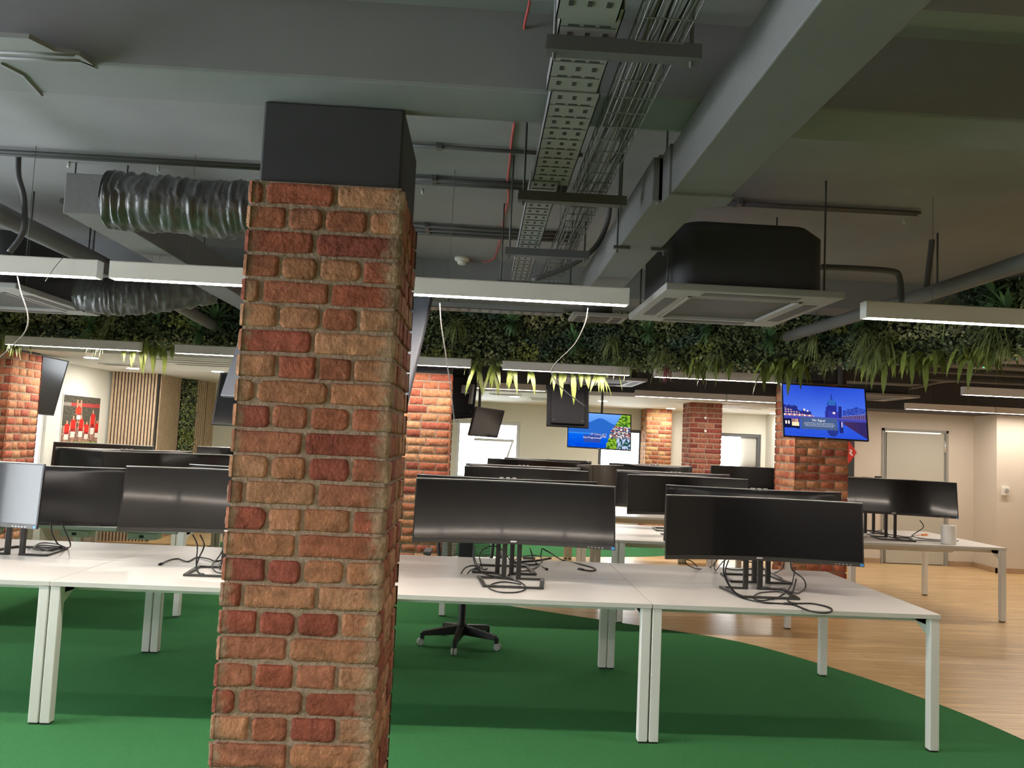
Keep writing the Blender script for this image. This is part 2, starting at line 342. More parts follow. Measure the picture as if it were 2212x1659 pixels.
# ================================================================== BRICK PILLARS
BR = [(.33, .10, .06), (.30, .085, .055), (.36, .13, .075), (.43, .205, .115), (.41, .185, .10), (.44, .225, .13), (.38, .15, .09), (.28, .08, .055)]
def brick_pillar(label, x0, x1, y0, y1, z1, fine, seed, top_black=True, faces='fblr', zfar=0, tint=(1, 1, 1), H0=.075):
    rnd = random.Random(seed)
    root = thing('brick_pillar', label, 'pillar', ((x0+x1)/2, (y0+y1)/2, 0), 0)
    core = MB(); core.box(x0, x1, y0, y1, 0, z1); core.build('mortar_core', MT['mortar'], root)
    B = MB(); H = H0; nc = int(z1/H); H = z1/nc
    sides = {'f': (Vector((x0, y0, 0)), Vector((1, 0, 0)), Vector((0, -1, 0)), x1-x0), 'r': (Vector((x1, y0, 0)), Vector((0, 1, 0)), Vector((1, 0, 0)), y1-y0),
             'b': (Vector((x1, y1, 0)), Vector((-1, 0, 0)), Vector((0, 1, 0)), x1-x0), 'l': (Vector((x0, y1, 0)), Vector((0, -1, 0)), Vector((-1, 0, 0)), y1-y0)}
    for fi, fc in enumerate(faces):
        o, u, nrm, L = sides[fc]
        for c in range(nc):
            gp = .0045 if fine else .0065; z = c*H+gp; hh = H-2*gp
            if fc in 'fb':
                if c % 2 == 0: ws = [L*.11, L*.47, L*.42] if (c//2) % 2 else [L*.46, L*.54]
                else: ws = [L*.24, L*.26, L*.27, L*.23]
            else:
                ws = [L*.22, L*.2, L*.3, L*.28] if c % 2 else [L*.27, L*.25, L*.24, L*.24]
            jit = [rnd.uniform(-.012, .012) for _ in ws]; a = 0
            for bi, wd in enumerate(ws):
                s0 = a + (jit[bi] if bi else 0) + (.005 if bi else -.011)
                a += wd; s1 = (a + (jit[bi+1] if bi+1 < len(ws) else 0)) - (.005 if bi+1 < len(ws) else -.011)
                colr = rnd.choice(BR); vv = rnd.uniform(.85, 1.15); colr = tuple(q*vv*t for q, t in zip(colr, tint))
                prot = rnd.uniform(.005, .010) if fine else rnd.uniform(.002, .005); tilt = rnd.uniform(-.003, .003)
                fin = fine and fc in 'fr'; du = .010 if fin else .07
                nu = max(2, int((s1-s0-.012)/du)); nz = 5 if fin else 1
                us = [s0, s0+.003] + [s0+.003+(s1-s0-.006)*(i+1)/nu for i in range(nu)] + [s1]
                zs = [z, z+.003] + [z+.003+(hh-.006)*(i+1)/nz for i in range(nz)] + [z+hh]; rc_ = rnd.uniform(.0, .006)
                k = len(B.v); nU, nZ = len(us), len(zs); jz = rnd.uniform(-.002, .002)
                for iz, zz in enumerate(zs):
                    for iu, uu in enumerate(us):
                        eu = iu in (0, nU-1); ez = iz in (0, nZ-1)
                        dep = -.002 if (eu or ez) else prot+tilt*(iu/nU-.5)*2
                        if fin:
                            q = mnoise.noise(Vector((uu*38+seed, zz*38, fi*7.3)))*.002+mnoise.noise(Vector((uu*110+seed, zz*110, fi)))*.0012; q2 = mnoise.noise(Vector((uu*14, zz*50+seed, fi*3.1)))*.0045
                            if not (eu or ez): dep += q
                            cu = uu + q2*(1 if iu > nU/2 else -1)*(.8 if (iu <= 1 or iu >= nU-2) else 0)
                            cz = zz + q2*(.7 if (iz <= 1 or iz >= nZ-2) else 0) + jz
                            if (iu <= 1 or iu >= nU-2) and (iz <= 1 or iz >= nZ-2): # rounded corners
                                cu += rc_*(1 if iu <= 1 else -1); cz += rc_*(1 if iz <= 1 else -1)
                        else: cu, cz = uu, zz+jz
                        B.v.append(o + u*cu + nrm*dep + Vector((0, 0, min(cz, z1))))
                for iz in range(nZ-1):
                    for iu in range(nU-1):
                        um = (us[iu]+us[iu+1])/2; edge = min(um, L-um); cc = colr
                        if fin:
                            cc = []
                            for (ju, jz_) in ((iu, iz), (iu+1, iz), (iu+1, iz+1), (iu, iz+1)):
                                uu, zz = us[ju], zs[jz_]; edge = min(uu*1.6, L-uu) if fc == 'f' else min(uu, L-uu)
                                sm = max(0, min(1, (.045-edge)/.03 + mnoise.noise(Vector((uu*45, zz*40, seed)))*1.1 + mnoise.noise(Vector((uu*9, zz*7, seed+3)))*.6 - .1)) * .8
                                cc.append(tuple(p*(1-sm)+q*sm for p, q in zip(colr, (.36, .27, .18))))
                        p0 = k+iz*nU+iu; B.face((p0, p0+1, p0+nU+1, p0+nU), 0, cc, iu > 0 and iu < nU-2 and iz > 0 and iz < nZ-2)
    B.build('brickwork', MT['brick'], root)
    if top_black:
        t = MB(); t.box(x0+.012, x1-.005, y0+.02, y1-.01, z1, 2.6 if y0 < 3 else SLAB); t.build('black_capital', MT['black'], root, .008, label='matte black boxed head above the bricks')
    return root
brick_pillar('nearest brick pillar, large, standing in front of the desks with a black boxed head', -.727, -.275, 2.40, 2.89, 2.34, True, 3)
px = lambda x, y, Y: at(x, y, Y=Y).x
brick_pillar('orange brick pillar just right of the nearest pillar and partly hidden by it', px(847, 1000, 8.2), px(967, 1000, 8.2), 8.2, 8.74, 2.25, False, 5, tint=(1.3, 1.3, 1.2), H0=.082)  # tint carries the brightness of the lamp row close by
brick_pillar('brick pillar behind the switched-on screen showing a domed building', px(1716, 1000, 7.98), px(1830, 1000, 7.98), 7.98, 8.5, 2.32, False, 8, tint=(1.3, 1.25, 1.15), H0=.082)
brick_pillar('brick pillar at the left edge of the room beside a tilted screen', -5.09, px(84, 850, 8.74), 8.2, 8.74, 2.28, False, 11, tint=(1.2, 1.15, 1.1), H0=.082)
brick_pillar('dark red brick pillar with two small lights, between the second and third windows', 3.16, 3.62, 11.8, 12.25, 2.3, False, 13, False, tint=(.8, .7, .8))
brick_pillar('farthest brick pillar, tan, beside the dark framed window', 3.02, 3.47, 14.3, 14.77, 2.3, False, 17, False, tint=(1.2, 1.35, 1.1))

# ================================================================== DESKS
def make_bench():
    r = thing('bench_desk', '', 'desk')
    hw, hd = .798, .727
    for s in (-1, 1):
        t = MB(); y0, y1 = (-hd, -.006) if s < 0 else (.006, hd); t.box(-hw, hw, y0, y1, .7122, .737)
        tt = t.build('tabletop', MT['desk'], r, .002)
        e = MB(); e.box(-hw, hw, s*hd-(.0006 if s < 0 else 0), s*hd+(.0006 if s > 0 else 0), .7125, .7355); e.build('edge_band', MT['deskedge'], tt)
    for sx in (-1, 1):
        for sy in (-1, 1):
            l = MB(); cx, cy = sx*(hw-.028), sy*(hd-.03)
            l.box(cx-.026, cx+.026, cy-.026, cy+.026, .008, .71)
            # angled gusset between leg and side beam
            iy = cy-sy*.026
            p = [(cx-.015, iy, .60), (cx+.015, iy, .60), (cx+.015, iy-sy*.12, .668), (cx-.015, iy-sy*.12, .668), (cx-.015, iy, .708), (cx+.015, iy, .708), (cx+.015, iy-sy*.12, .708), (cx-.015, iy-sy*.12, .708)]
            l.hexa(p)
            lo = l.build('leg', MT['leg'], r, .004)
            f = MB(); f.box(cx-.022, cx+.022, cy-.022, cy+.022, 0, .01); f.build('foot', MT['pchair'], lo)
        bm = MB(); bm.box(sx*(hw-.028)-.015, sx*(hw-.028)+.015, -hd+.056, hd-.056, .665, .705); bm.build('side_beam', MT['leg'], r, .003)
    for s in (-1, 1):
        q = MB(); q.box(-hw+.06, hw-.06, s*.56-.012, s*.56+.012, .668, .7148); q.build('rail', MT['leg'], r)
    c = MB(); c.box(-.62, .62, -.11, .11, .60, .604); c.box(-.62, .62, -.11, -.106, .604, .66); c.box(-.62, .62, .106, .11, .604, .66)
    for xx in (-.6, .6): c.box(xx-.01, xx+.01, -.1, .1, .6, .7145)
    c.build('cable_tray', MT['leg'], r)
    return r
bench0 = make_bench(); used = []
def bench(x0, y0, label, group):
    o = bench0 if not used else copy_tree(bench0); used.append(1)
    o.location = (x0+.8, y0+.727, .003); tag(o, label, 'desk', group); return o
YF = 4.338
for x0, lb in ((-3.82, 'white bench desk in the front row, leftmost, cut by the left photo edge'), (-2.22, 'white front-row bench desk whose right end is hidden by the nearest pillar'),
               (-.62, 'white double bench desk in the front row immediately right of the nearest brick pillar'), (.98, 'white double bench desk at the right end of the front row')):
    bench(x0, YF, lb, 'front row of white bench desks')
for x0, lb in ((-.29, 'white bench desk in the second row behind the screen with a warm reflection'), (1.31, 'white bench desk in the second row seen between the two big front monitors')):
    bench(x0, 7.22, lb, 'second row of white bench desks')
bench(3.76, 7.88, 'white bench desk standing alone at the right with a paper roll on it', 'second row of white bench desks')
bench(-4.02, 6.82, 'white bench desk in the second row at left, seen below the monitors', 'second row of white bench desks')
for x0, lb in ((-.30, 'far white bench desk in front of the tilted-sash window'), (1.30, 'far white bench desk in front of the dark framed window'), (2.9, 'far white bench desk beside the dark red brick pillar')):
    bench(x0, 9.68, lb, 'third row of white bench desks')
bench(-5.0, 9.3, 'far white bench desk below the sports poster', 'third row of white bench desks')
bench(-3.4, 9.3, 'far white bench desk left of the nearest pillar, under a grey monitor', 'third row of white bench desks')

# ================================================================== MONITORS
def make_monitor(tilt=9.0):
    r = thing('curved_monitor', '', 'monitor')
    s = MB()                                             # open base frame and twin uprights
    z0, z1 = 0, .012
    def bar(a, c, wd, zz0=z0, zz1=z1):
        a = Vector((*a, 0)); c = Vector((*c, 0)); d = (c-a).normalized(); nn = Vector((-d.y, d.x, 0))*wd/2
        s.hexa([a-nn+Vector((0, 0, zz0)), c-nn+Vector((0, 0, zz0)), c+nn+Vector((0, 0, zz0)), a+nn+Vector((0, 0, zz0)), a-nn+Vector((0, 0, zz1)), c-nn+Vector((0, 0, zz1)), c+nn+Vector((0, 0, zz1)), a+nn+Vector((0, 0, zz1))])
    bar((-.175, -.155), (.175, -.155), .026); bar((-.165, -.155), (-.195, .15), .026); bar((.165, -.155), (.195, .15), .026)
    bar((-.205, .145), (-.03, .145), .026); bar((.03, .145), (.205, .145), .026)
    for q in (-1, 1):
        s.box(q*.045-.015, q*.045+.015, .128, .152, 0, .30)
    s.box(-.06, .06, .126, .154, .27, .31); s.box(-.04, .04, .09, .15, .30, .42); s.box(-.06, .06, .132, .142, .06, .10) if False else None
    s.build('stand', MT['stand'], r, .003)
    R, Wd, N = 1.8, .598, 16; T = math.radians(tilt)
    ZB, ZT, zc = .222, .598, .41; ct, st = math.cos(T), math.sin(T)
    def P(x, dy, z):
        y = .045 - x*x/(2*R)*1.0 + dy; zz = z-zc
        return Vector((x, y + zz*st, zc+zz*ct))
    us = [-Wd+2*Wd*i/N for i in range(N+1)]
    h = MB(); th = lambda u: .022+.055*max(0, 1-(u/.42)**2)**.6
    k = len(h.v); zs = [ZB, ZB+.04, zc, ZT-.03, ZT]
    for u in us: h.v.append(P(u, 0, ZB)); h.v.append(P(u, 0, ZT))
    kb = len(h.v)
    for u in us:
        for j, z in enumerate(zs):
            t = th(u) if j in (1, 2, 3) else .020
            h.v.append(P(u, t, z))
    for i in range(N):
        h.face((k+2*i, k+2*i+2, k+2*i+3, k+2*i+1))
        for j in range(4): h.face((kb+5*i+j, kb+5*i+j+1, kb+5*i+5+j+1, kb+5*i+5+j), 0, None, True)
        h.face((k+2*i, kb+5*i, kb+5*i+5, k+2*i+2)); h.face((k+2*i+1, k+2*i+3, kb+5*i+9, kb+5*i+4), 1)
    for i in (0, N):
        h.face((k+2*i, k+2*i+1, kb+5*i+4, kb+5*i+3, kb+5*i+2, kb+5*i+1, kb+5*i))
    h.build('housing', [MT['shell'], MT['shell2']], r)
    g = MB()
    k = 0
    for i, u in enumerate(us):
        u_ = u+(.008 if i == 0 else (-.008 if i == N else 0)); g.add((P(u_, -.0012, ZB+.026), P(u_, -.0012, ZT-.008)))
    for i in range(N): g.face((2*i, 2*i+2, 2*i+3, 2*i+1), 0, None, True)
    g.build('screen', MT['screen'], r)
    c = MB()
    for i in range(N):
        a, d = us[i], us[i+1]; c.hexa([P(a, -.004, ZB), P(d, -.004, ZB), P(d, .004, ZB), P(a, .004, ZB), P(a, -.004, ZB+.024), P(d, -.004, ZB+.024), P(d, .004, ZB+.024), P(a, .004, ZB+.024)])
    c.build('bottom_bezel', MT['stand'], r)
    rm = MB(); rm.tube([P(u, .002, ZT+.001) for u in us], .003, 6); rm.build('top_rim', MT['silver'], r)
    bd = MB(); bd.slab([P(-.018, -.006, ZB+.012), P(.018, -.006, ZB+.012), P(.018, -.006, ZB+.021), P(-.018, -.006, ZB+.021)], (0, .002, 0)); bd.build('badge', MT['silver'], r)
    bl = MB(); bl.slab([P(.575, -.006, ZB+.004), P(.593, -.006, ZB+.004), P(.593, -.006, ZB+.018), P(.575, -.006, ZB+.018)], (0, .002, 0)); bl.build('energy_sticker', MT['blue'], r)
    bt = MB()
    for i in range(5): x = .44+i*.02; bt.slab([P(x, -.006, ZB+.007), P(x+.008, -.006, ZB+.007), P(x+.008, -.006, ZB+.010), P(x, -.006, ZB+.010)], (0, .002, 0))
    bt.build('control_marks', MT['silver'], r)
    for i in (-1, 0, 1):
        q = MB(); x = i*.042; q.slab([P(x-.012, -.003, ZT-.001), P(x+.012, -.003, ZT-.001), P(x+.012, .023, ZT-.001), P(x-.012, .023, ZT-.001)], (0, 0, .011)); q.build('camera_hinge', MT['silver'], r)
    io = MB(); io.slab([P(-.13, .062, ZB+.03), P(.13, .062, ZB+.03), P(.13, .062, ZB+.075), P(-.13, .062, ZB+.075)], (0, .004, 0)); io.build('connector_bay', MT['black'], r)
    lb = MB(); lb.slab([P(-.10, .067, ZB+.038), P(-.03, .067, ZB+.038), P(-.03, .067, ZB+.07), P(-.10, .067, ZB+.07)], (0, .002, 0)); lb.build('rating_label', MT['white'], r)
    return r
mon0 = {10: make_monitor(10.4), 9: make_monitor(9.2), 4: make_monitor(4)}; mused = []
def monitor(x, y, rz, label, group, dz=0, tilt=4):
    o = copy_tree(mon0[tilt])
    o.location = (x, y, .7405); o.rotation_euler = (0, 0, math.radians(rz)); tag(o, label, 'monitor', group)
    if abs(rz) < 60:
        for ch in [q for q in bpy.data.objects if q.parent == o and q.name.startswith('camera_hinge')]: bpy.data.objects.remove(ch)
    if dz:
        for ch in [q for q in bpy.data.objects if q.parent == o and not q.name.startswith('stand')]: ch.location.z += dz
    return o
G1, G2, G3 = 'curved monitors on the front row of desks', 'curved monitors on the second row of desks', 'curved monitors on the third row of desks'
monitor(.235, 4.80, 0, 'wide curved monitor with a warm glow across its screen, immediately right of the nearest pillar', G1, .004, 10)
monitor(1.73, 4.775, 0, 'wide curved black-screened monitor at the right end of the front desk row', G1, -.032)
monitor(-1.46, 4.79, 0, 'wide curved monitor with an orange reflection, its right part hidden by the nearest pillar', G1, .0, 9)
monitor(-3.14, 4.80, 3, 'wide curved monitor with a bluish screen cut by the left photo edge', G1, -.012)
monitor(.20, 5.27, 180, 'curved monitor turned away, directly behind the monitor with the warm glow', G1)
monitor(1.87, 5.30, 180, 'curved monitor turned away, directly behind the black-screened front monitor', G1)
monitor(-1.29, 5.27, 180, 'curved monitor turned away, peeking over the monitor with the orange reflection', G1)
monitor(-2.855, 5.27, 180, 'curved monitor turned away showing its back and rating label at left', G1, -.045)
monitor(.47, 7.72, 0, 'dark wide monitor in the second row just above the warm glowing monitor', G2, -.01)
monitor(.47, 8.26, 180, 'turned-away monitor behind the dark second-row monitor', G2)
monitor(2.04, 7.70, 3, 'wide grey-sheened monitor in the second row left of the switched-on screen', G2, -.02)
monitor(2.05, 8.26, 180, 'turned-away monitor behind the grey-sheened second-row monitor', G2)
monitor(4.42, 8.30, -14, 'wide monitor with a yellow glint on the lone right-hand desk', G2, .03, 9)
r2e = monitor(4.42, 8.95, 176, 'turned-away monitor with a webcam on top on the lone right-hand desk', G2, .02)
monitor(-3.40, 7.85, 205, 'turned-away monitor with silver rim below the slatted wall', G2)
monitor(-2.72, 7.30, 30, 'angled curved monitor with a bright glint left of the nearest pillar', G2, .0)
monitor(-4.42, 9.62, -4, 'dark wide monitor below the sports poster', G3)
monitor(-2.75, 9.62, -6, 'grey curved monitor farther back, just left of the nearest pillar', G2, .02)
monitor(.70, 10.05, -18, 'far curved monitor with a pale shiny end, leftmost under the window with a tilted sash', G3, .02)
monitor(.95, 10.75, 185, 'far turned-away monitor behind the pale shiny one', G3, .03)
monitor(1.52, 10.0, 52, 'far sharply angled monitor with a bright window reflection', G3)
monitor(2.35, 10.7, 190, 'far turned-away monitor in front of the dark framed window', G3, .02)
monitor(3.55, 10.05, 0, 'far dark monitor between the dark red pillar and the switched-on screen pillar', G3, .06)
for m_ in mon0.values():
    for ch in [q for q in bpy.data.objects if q.parent == m_]: bpy.data.objects.remove(ch)
    bpy.data.objects.remove(m_)
# webcam
wt = thing('webcam', 'small black webcam on top of the turned-away monitor on the lone right-hand desk', 'webcam', (at(1897, 1043, Y=8.97).x, 8.97, 1.335))
b = MB(); p = wt.location; b.box(p.x-.04, p.x+.04, p.y-.015, p.y+.015, p.z+.012, p.z+.045); b.build('body', MT['pchair'], wt, .008)
b = MB(); b.box(p.x-.02, p.x+.02, p.y-.012, p.y+.03, p.z+.0, p.z+.013); b.build('clip', MT['pchair'], wt)

# ================================================================== LINEAR LIGHTS
LL = 1.268
def make_light(top=SLAB):
    r = thing('linear_light', '', 'ceiling light')
    h = MB(); x = LL/2; y0, y1, z0, z1 = -.034, .034, 2.296, 2.382
    h.box(-x+.004, x-.004, y0, y0+.003, z0, z1); h.box(-x+.004, x-.004, y1-.003, y1, z0, z1); h.box(-x+.004, x-.004, y0, y1, z1-.004, z1)
    h.build('housing', MT['lampbody'], r)
    d = MB(); d.quad((-x+.006, y0+.003, z0+.004), (-x+.006, y1-.003, z0+.004), (x-.006, y1-.003, z0+.004), (x-.006, y0+.003, z0+.004)); d.build('diffuser', MT['lamp'], r)
    for s in (-1, 1):
        e = MB(); e.box(s*x-.004, s*x+.004, y0, y1, z0-.001, z1); e.build('end_cap', MT['lampends'], r)
        wv = MB(); wv.tube([(s*(x-.36), 0, z1-.003), (s*(x-.36), 0, top)], .0013, 5); wv.build('suspension_wire', MT['greycable'], r)
    return r
l0 = make_light(); lused = []
l1 = make_light(2.84); l1used = []
def light(x0, y, label, group):
    if y < 2: o = l1 if not l1used else copy_tree(l1); l1used.append(1)
    else: o = l0 if not lused else copy_tree(l0); lused.append(1)
    o.location = (x0+LL/2, y, 0); tag(o, label, 'ceiling light', group); return o
g = 'first row of suspended linear lights'
for x0, lb in ((-4.48, 'suspended linear light in the nearest row beyond the left photo edge'), (-3.19, 'suspended linear light in the nearest row cut by the left photo edge'), (-1.855, 'suspended linear light in the nearest row immediately left of the nearest pillar'),
               (-.55, 'long suspended linear light in the nearest row immediately right of the nearest pillar'), (1.945, 'suspended linear light in the nearest row cut by the right photo edge')):
    light(x0, 3.97, lb, g)
g = 'second row of suspended linear lights'
for x0, y, lb in ((-4.59, 7.80, 'linear light in the second row, long one near the left brick pillar'), (-3.0, 7.85, 'linear light in the second row partly hidden by the nearest pillar on its right'),
               (-1.39, 7.87, 'short visible end of a linear light right of the nearest pillar'), (.20, 7.88, 'linear light hanging in front of ferns with a hanging cable crossing it'),
               (1.73, 7.90, 'linear light behind ferns and a pink tuft'), (5.11, 8.22, 'linear light at the right edge in the second row')):
    light(x0, y, lb, g)
light(6.45, 8.22, 'unseen linear light added at far right to brighten the floor, second row', g)  # extra unseen light, added to brighten the right-hand side
g = 'third row of suspended linear lights'
for x0, y, lb in ((-.39, 10.88, 'far linear light above the window with a tilted sash'), (2.15, 11.0, 'far linear light left of the dark red pillar top'), (3.45, 11.0, 'far linear light directly left of the switched-on domed building screen'),
               (6.0, 10.98, 'far linear light above the grey door at right'), (7.30, 10.98, 'far linear light at the right photo edge')):
    light(x0, y, lb, g)
for x0, lb in ((-4.48, 'a'), (-3.19, 'b'), (-1.855, 'c'), (-.55, 'd'), (.75, 'e'), (2.05, 'f'), (3.35, 'g')):
    light(x0, -.05, 'suspended linear light in the row overhead', 'overhead row of suspended linear lights')
    light(x0, -3.9, 'unseen linear light added behind the viewer for fill', 'unseen rear row of linear lights added for fill')  # rear row is added out of view to lift ceiling and shadows
for x0 in (4.6, 5.9): light(x0, 3.97, 'suspended linear light in the nearest row beyond the right photo edge', 'linear lights beyond the right photo edge')
# spare hanging cables from the lights
def hang(label, px, Y, r=.003, m='palecable'):
    cablething('hanging_cable', label, [at(x, y, Y=Y) for x, y in px], r, m, 'cable', 'loose cables hanging from the ceiling')
hang('thin pale cable hanging in front of the orange pillar', [(950, 655), (953, 700), (962, 760), (975, 850), (982, 908), (990, 907)], 4.02)
hang('thin pale cable curving down across the linear light to a dark screen back', [(1270, 665), (1263, 700), (1240, 745), (1200, 785), (1192, 808), (1215, 840), (1265, 878)], 4.02)
hang('thin pale cable hanging at the left photo edge', [(36, 588), (45, 630), (60, 680), (55, 715), (30, 745), (0, 772)], 4.02)
hang('short pale wire end poking below the leftmost light', [(140, 552), (118, 578), (98, 608)], 3.9, .0015)
for px, lb in (([(909, 598), (896, 590), (897, 572), (908, 568), (915, 582), (912, 600)], 'loop of grey cable above the light right of the nearest pillar'), ([(330, 560), (324, 545), (333, 535), (345, 542), (344, 560)], 'loop of grey cable above the light left of the nearest pillar')):
    hang(lb, px, 3.97, .0015, 'greycable')

# ================================================================== AIR CONDITIONERS
def cassette(label, cx, cy, wx, wy, z, body=True, m='acpanel'):
    r = thing('air_conditioner', label, 'air conditioner', (cx, cy, z), 0, 'ceiling cassette air conditioners')
    hx, hy = wx/2, wy/2
    p = MB(); f = .17*wx
    for a, c, d, e in ((-hx, hx, -hy, -hy+f), (-hx, hx, hy-f, hy), (-hx, -hx+f, -hy+f, hy-f), (hx-f, hx, -hy+f, hy-f)):
        p.box(cx+a, cx+c, cy+d, cy+e, z, z+.035)
    p.build('panel_frame', MT[m], r, .006)
    q = MB(); q.box(cx-hx+f, cx+hx-f, cy-hy+f, cy+hy-f, z+.012, z+.03); q.build('intake_grille', MT['acdark'], r)
    t = MB(); g = .016
    for a, c, d, e in ((-hx+f, hx-f, -hy+f, -hy+f+g), (-hx+f, hx-f, hy-f-g, hy-f), (-hx+f, -hx+f+g, -hy+f, hy-f), (hx-f-g, hx-f, -hy+f, hy-f)):
        t.box(cx+a, cx+c, cy+d, cy+e, z-.003, z+.012)
    t.build('grille_rim', MT[m], r)
    for i, (a, c, d, e) in enumerate(((-hx*.55, hx*.55, -hy+.05*wx, -hy+.125*wx), (-hx*.55, hx*.55, hy-.125*wx, hy-.05*wx), (-hx+.05*wx, -hx+.125*wx, -hy*.55, hy*.55), (hx-.125*wx, hx-.05*wx, -hy*.55, hy*.55))):
        s = MB(); s.box(cx+a, cx+c, cy+d, cy+e, z-.002, z+.004); s.build('air_flap', MT['acdark'], r)
    if body:
        b = MB(); bx, by = hx*.86, hy*.86; zt = z+.37
        k = len(b.v); prof = []
        n = 8; rc = .13
        for zz in (z+.03, zt-.06, zt):
            ins = 0 if zz < zt else .05
            for qx, qy, a0 in ((1, -1, -90), (1, 1, 0), (-1, 1, 90), (-1, -1, 180)):
                for j in range(n):
                    an = math.radians(a0+90*j/(n-1)); rr = .10
                    b.v.append(Vector((cx+qx*(bx-rr-ins)+rr*math.cos(an), cy+qy*(by-rr-ins)+rr*math.sin(an), zz)))
        m_ = 4*n
        for i in range(2):
            for j in range(m_): b.face((k+i*m_+j, k+i*m_+(j+1) % m_, k+(i+1)*m_+(j+1) % m_, k+(i+1)*m_+j), 0, None, True)
        b.face([k+2*m_+j for j in range(m_)])
        b.build('insulated_body', MT['black'], r)
        for sx in (-1, 1):
            for sy in (-1, 1):
                rd = MB(); rd.tube([(cx+sx*bx*1.06, cy+sy*by*.8, z+.05), (cx+sx*bx*1.06, cy+sy*by*.8, SLAB)], .005, 6); rd.build('hanger_rod', MT['metal_dark'], r)
    return r
cassette('large square cassette air conditioner hanging right of the rectangular duct', 1.275, 4.14, .86, .95, 2.33)
cassette('cassette air conditioner at the left photo edge above the foliage', -3.16, 5.14, .92, 1.02, 2.33)
cassette('cassette air conditioner seen edge-on above the ferns, far centre', 1.37, 9.35, 1.0, .95, 2.33)
cassette('cassette air conditioner far away right of the domed building screen', 4.85, 9.75, .85, .85, 2.33)
o = thing('air_vent', 'small slatted ceiling vent left of the large cassette air conditioner', 'vent', (.91, 6.35, 2.6))
b = MB(); b.box(.69, 1.13, 6.18, 6.52, 2.6, 2.63); b.build('vent_frame', MT['acpanel'], o, .005)
b = MB()
for i in range(3):
    b.box(.73, .80+.0, 6.22+i*.1, 6.28+i*.1, 2.596, 2.602); b.box(1.02, 1.09, 6.22+i*.1, 6.28+i*.1, 2.596, 2.602)
b.box(.83, .99, 6.22, 6.48, 2.596, 2.602); b.build('vent_slots', MT['acdark'], o)
b = MB(); b.tube([(.91, 6.35, 2.63), (.91, 6.35, SLAB)], .12, 16); b.build('vent_neck', MT['metal_dark'], o)

# ================================================================== DUCTS AND PIPES
t = thing('ventilation_duct', 'big rectangular duct running away from the viewer at upper right', 'duct', (.68, 2.4, 2.43))
b = MB(); b.box(.598, .80, -1.2, 2.62, 2.43, 2.595); b.build('wide_duct_section', MT['duct'], t, .004)
b = MB(); b.box(.588, .81, 2.56, 2.66, 2.422, 2.597); b.box(.575, .77, 2.66, 2.70, 2.425, 2.595); b.build('joint_collar', MT['duct'], t, .003)
b = MB(); b.box(.555, .735, 2.66, 4.72, 2.43, 2.585); b.build('narrow_duct_section', MT['duct'], t, .004)
b = MB()
for y in (3.3,):
    b.tube([(.545, y, 2.40), (.545, y, SLAB)], .005, 6); b.tube([(.745, y, 2.40), (.745, y, SLAB)], .005, 6); b.box(.53, .60, y-.01, y+.01, 2.418, 2.43); b.box(.69, .76, y-.01, y+.01, 2.418, 2.43)
b.build('duct_hanger', MT['metal_dark'], t)
t = thing('ventilation_duct', 'dark rectangular duct running away at upper left with a crumpled foil branch', 'duct', (-1.66, 3.3, 2.43))
b = MB(); b.box(-1.745, -1.57, 3.26, 6.0, 2.43, 2.60); b.build('duct_section', MT['duct'], t, .004)
def crumple(path, r0, seed, seg=40):
    P = smooth_path(path, 22); mb = MB()
    mb.tube(P, r0, seg, 0, True)
    cs = []
    for i, p in enumerate(P): cs.append(p)
    for i in range(len(P)):
        for j in range(seg):
            v = mb.v[i*seg+j]; d = (v-cs[i]); th = 2*PI*j/seg
            a = .16*mnoise.noise(Vector((i*.55+th*.5, math.cos(th)*1.1, seed)))+.07*abs(mnoise.noise(Vector((i*1.3-th*.9, math.sin(th)*2.2, seed+9))))+.05*mnoise.noise(Vector((i*.12, th, seed+4)))
            mb.v[i*seg+j] = cs[i]+d*(1+a)
    return mb
b = crumple([(-1.57, 3.30, 2.505), (-1.38, 3.30, 2.50), (-1.15, 3.32, 2.50), (-.95, 3.33, 2.51), (-.72, 3.34, 2.51)], .115, 2)
b.build('crumpled_foil_branch', MT['foil'], t)
b = crumple([(-2.62, 5.2, 2.42), (-2.45, 5.2, 2.40), (-2.3, 5.22, 2.41), (-2.1, 5.3, 2.46), (-1.86, 5.42, 2.54)], .115, 5)
tag(b.build('foil_duct', MT['foil']), 'bulging grey foil duct between the left air conditioner and the rectangular duct', 'duct')
def pipe(label, pts, r, m='duct', cat='pipe', n=5, clamps=()):
    t = thing('ceiling_pipe', label, cat, pts[0], 0, 'pipes under the dark ceiling')
    b = MB(); b.tube(smooth_path(pts, n), r, 16); b.build('pipe_run', MT[m], t)
    for (p, q) in clamps:
        c = MB(); c.tube([p, q], .006, 6); c.build('clamp_rod', MT['metal_dark'], t)
    return t
pipe('thick insulated pipe running diagonally at the right past the foliage', [(2.70, 2.6, 2.6), (2.70, 3.83, 2.6), (2.70, 4.78, 2.6), (2.63, 6.75, 2.6)], .045, clamps=[((2.70, 4.6, 2.6), (2.70, 4.6, SLAB)), ((2.65, 6.2, 2.6), (2.65, 6.2, SLAB))])
pipe('thick pipe running diagonally down at the left behind the lights', [(-2.49, 3.3, 2.62), (-2.47, 5.0, 2.60), (-2.55, 6.3, 2.6), (-2.70, 8.0, 2.6)], .052, clamps=[((-2.47, 5.0, 2.6), (-2.47, 5.0, SLAB))])
pipe('black pipe leaving the right side of the large air conditioner', [at(1775, 577, Y=4.5), at(1850, 580, Y=4.5), at(1925, 586, Y=4.5), at(1943, 600, Y=4.5), at(1947, 655, Y=4.5)], .018, 'metal_dark')
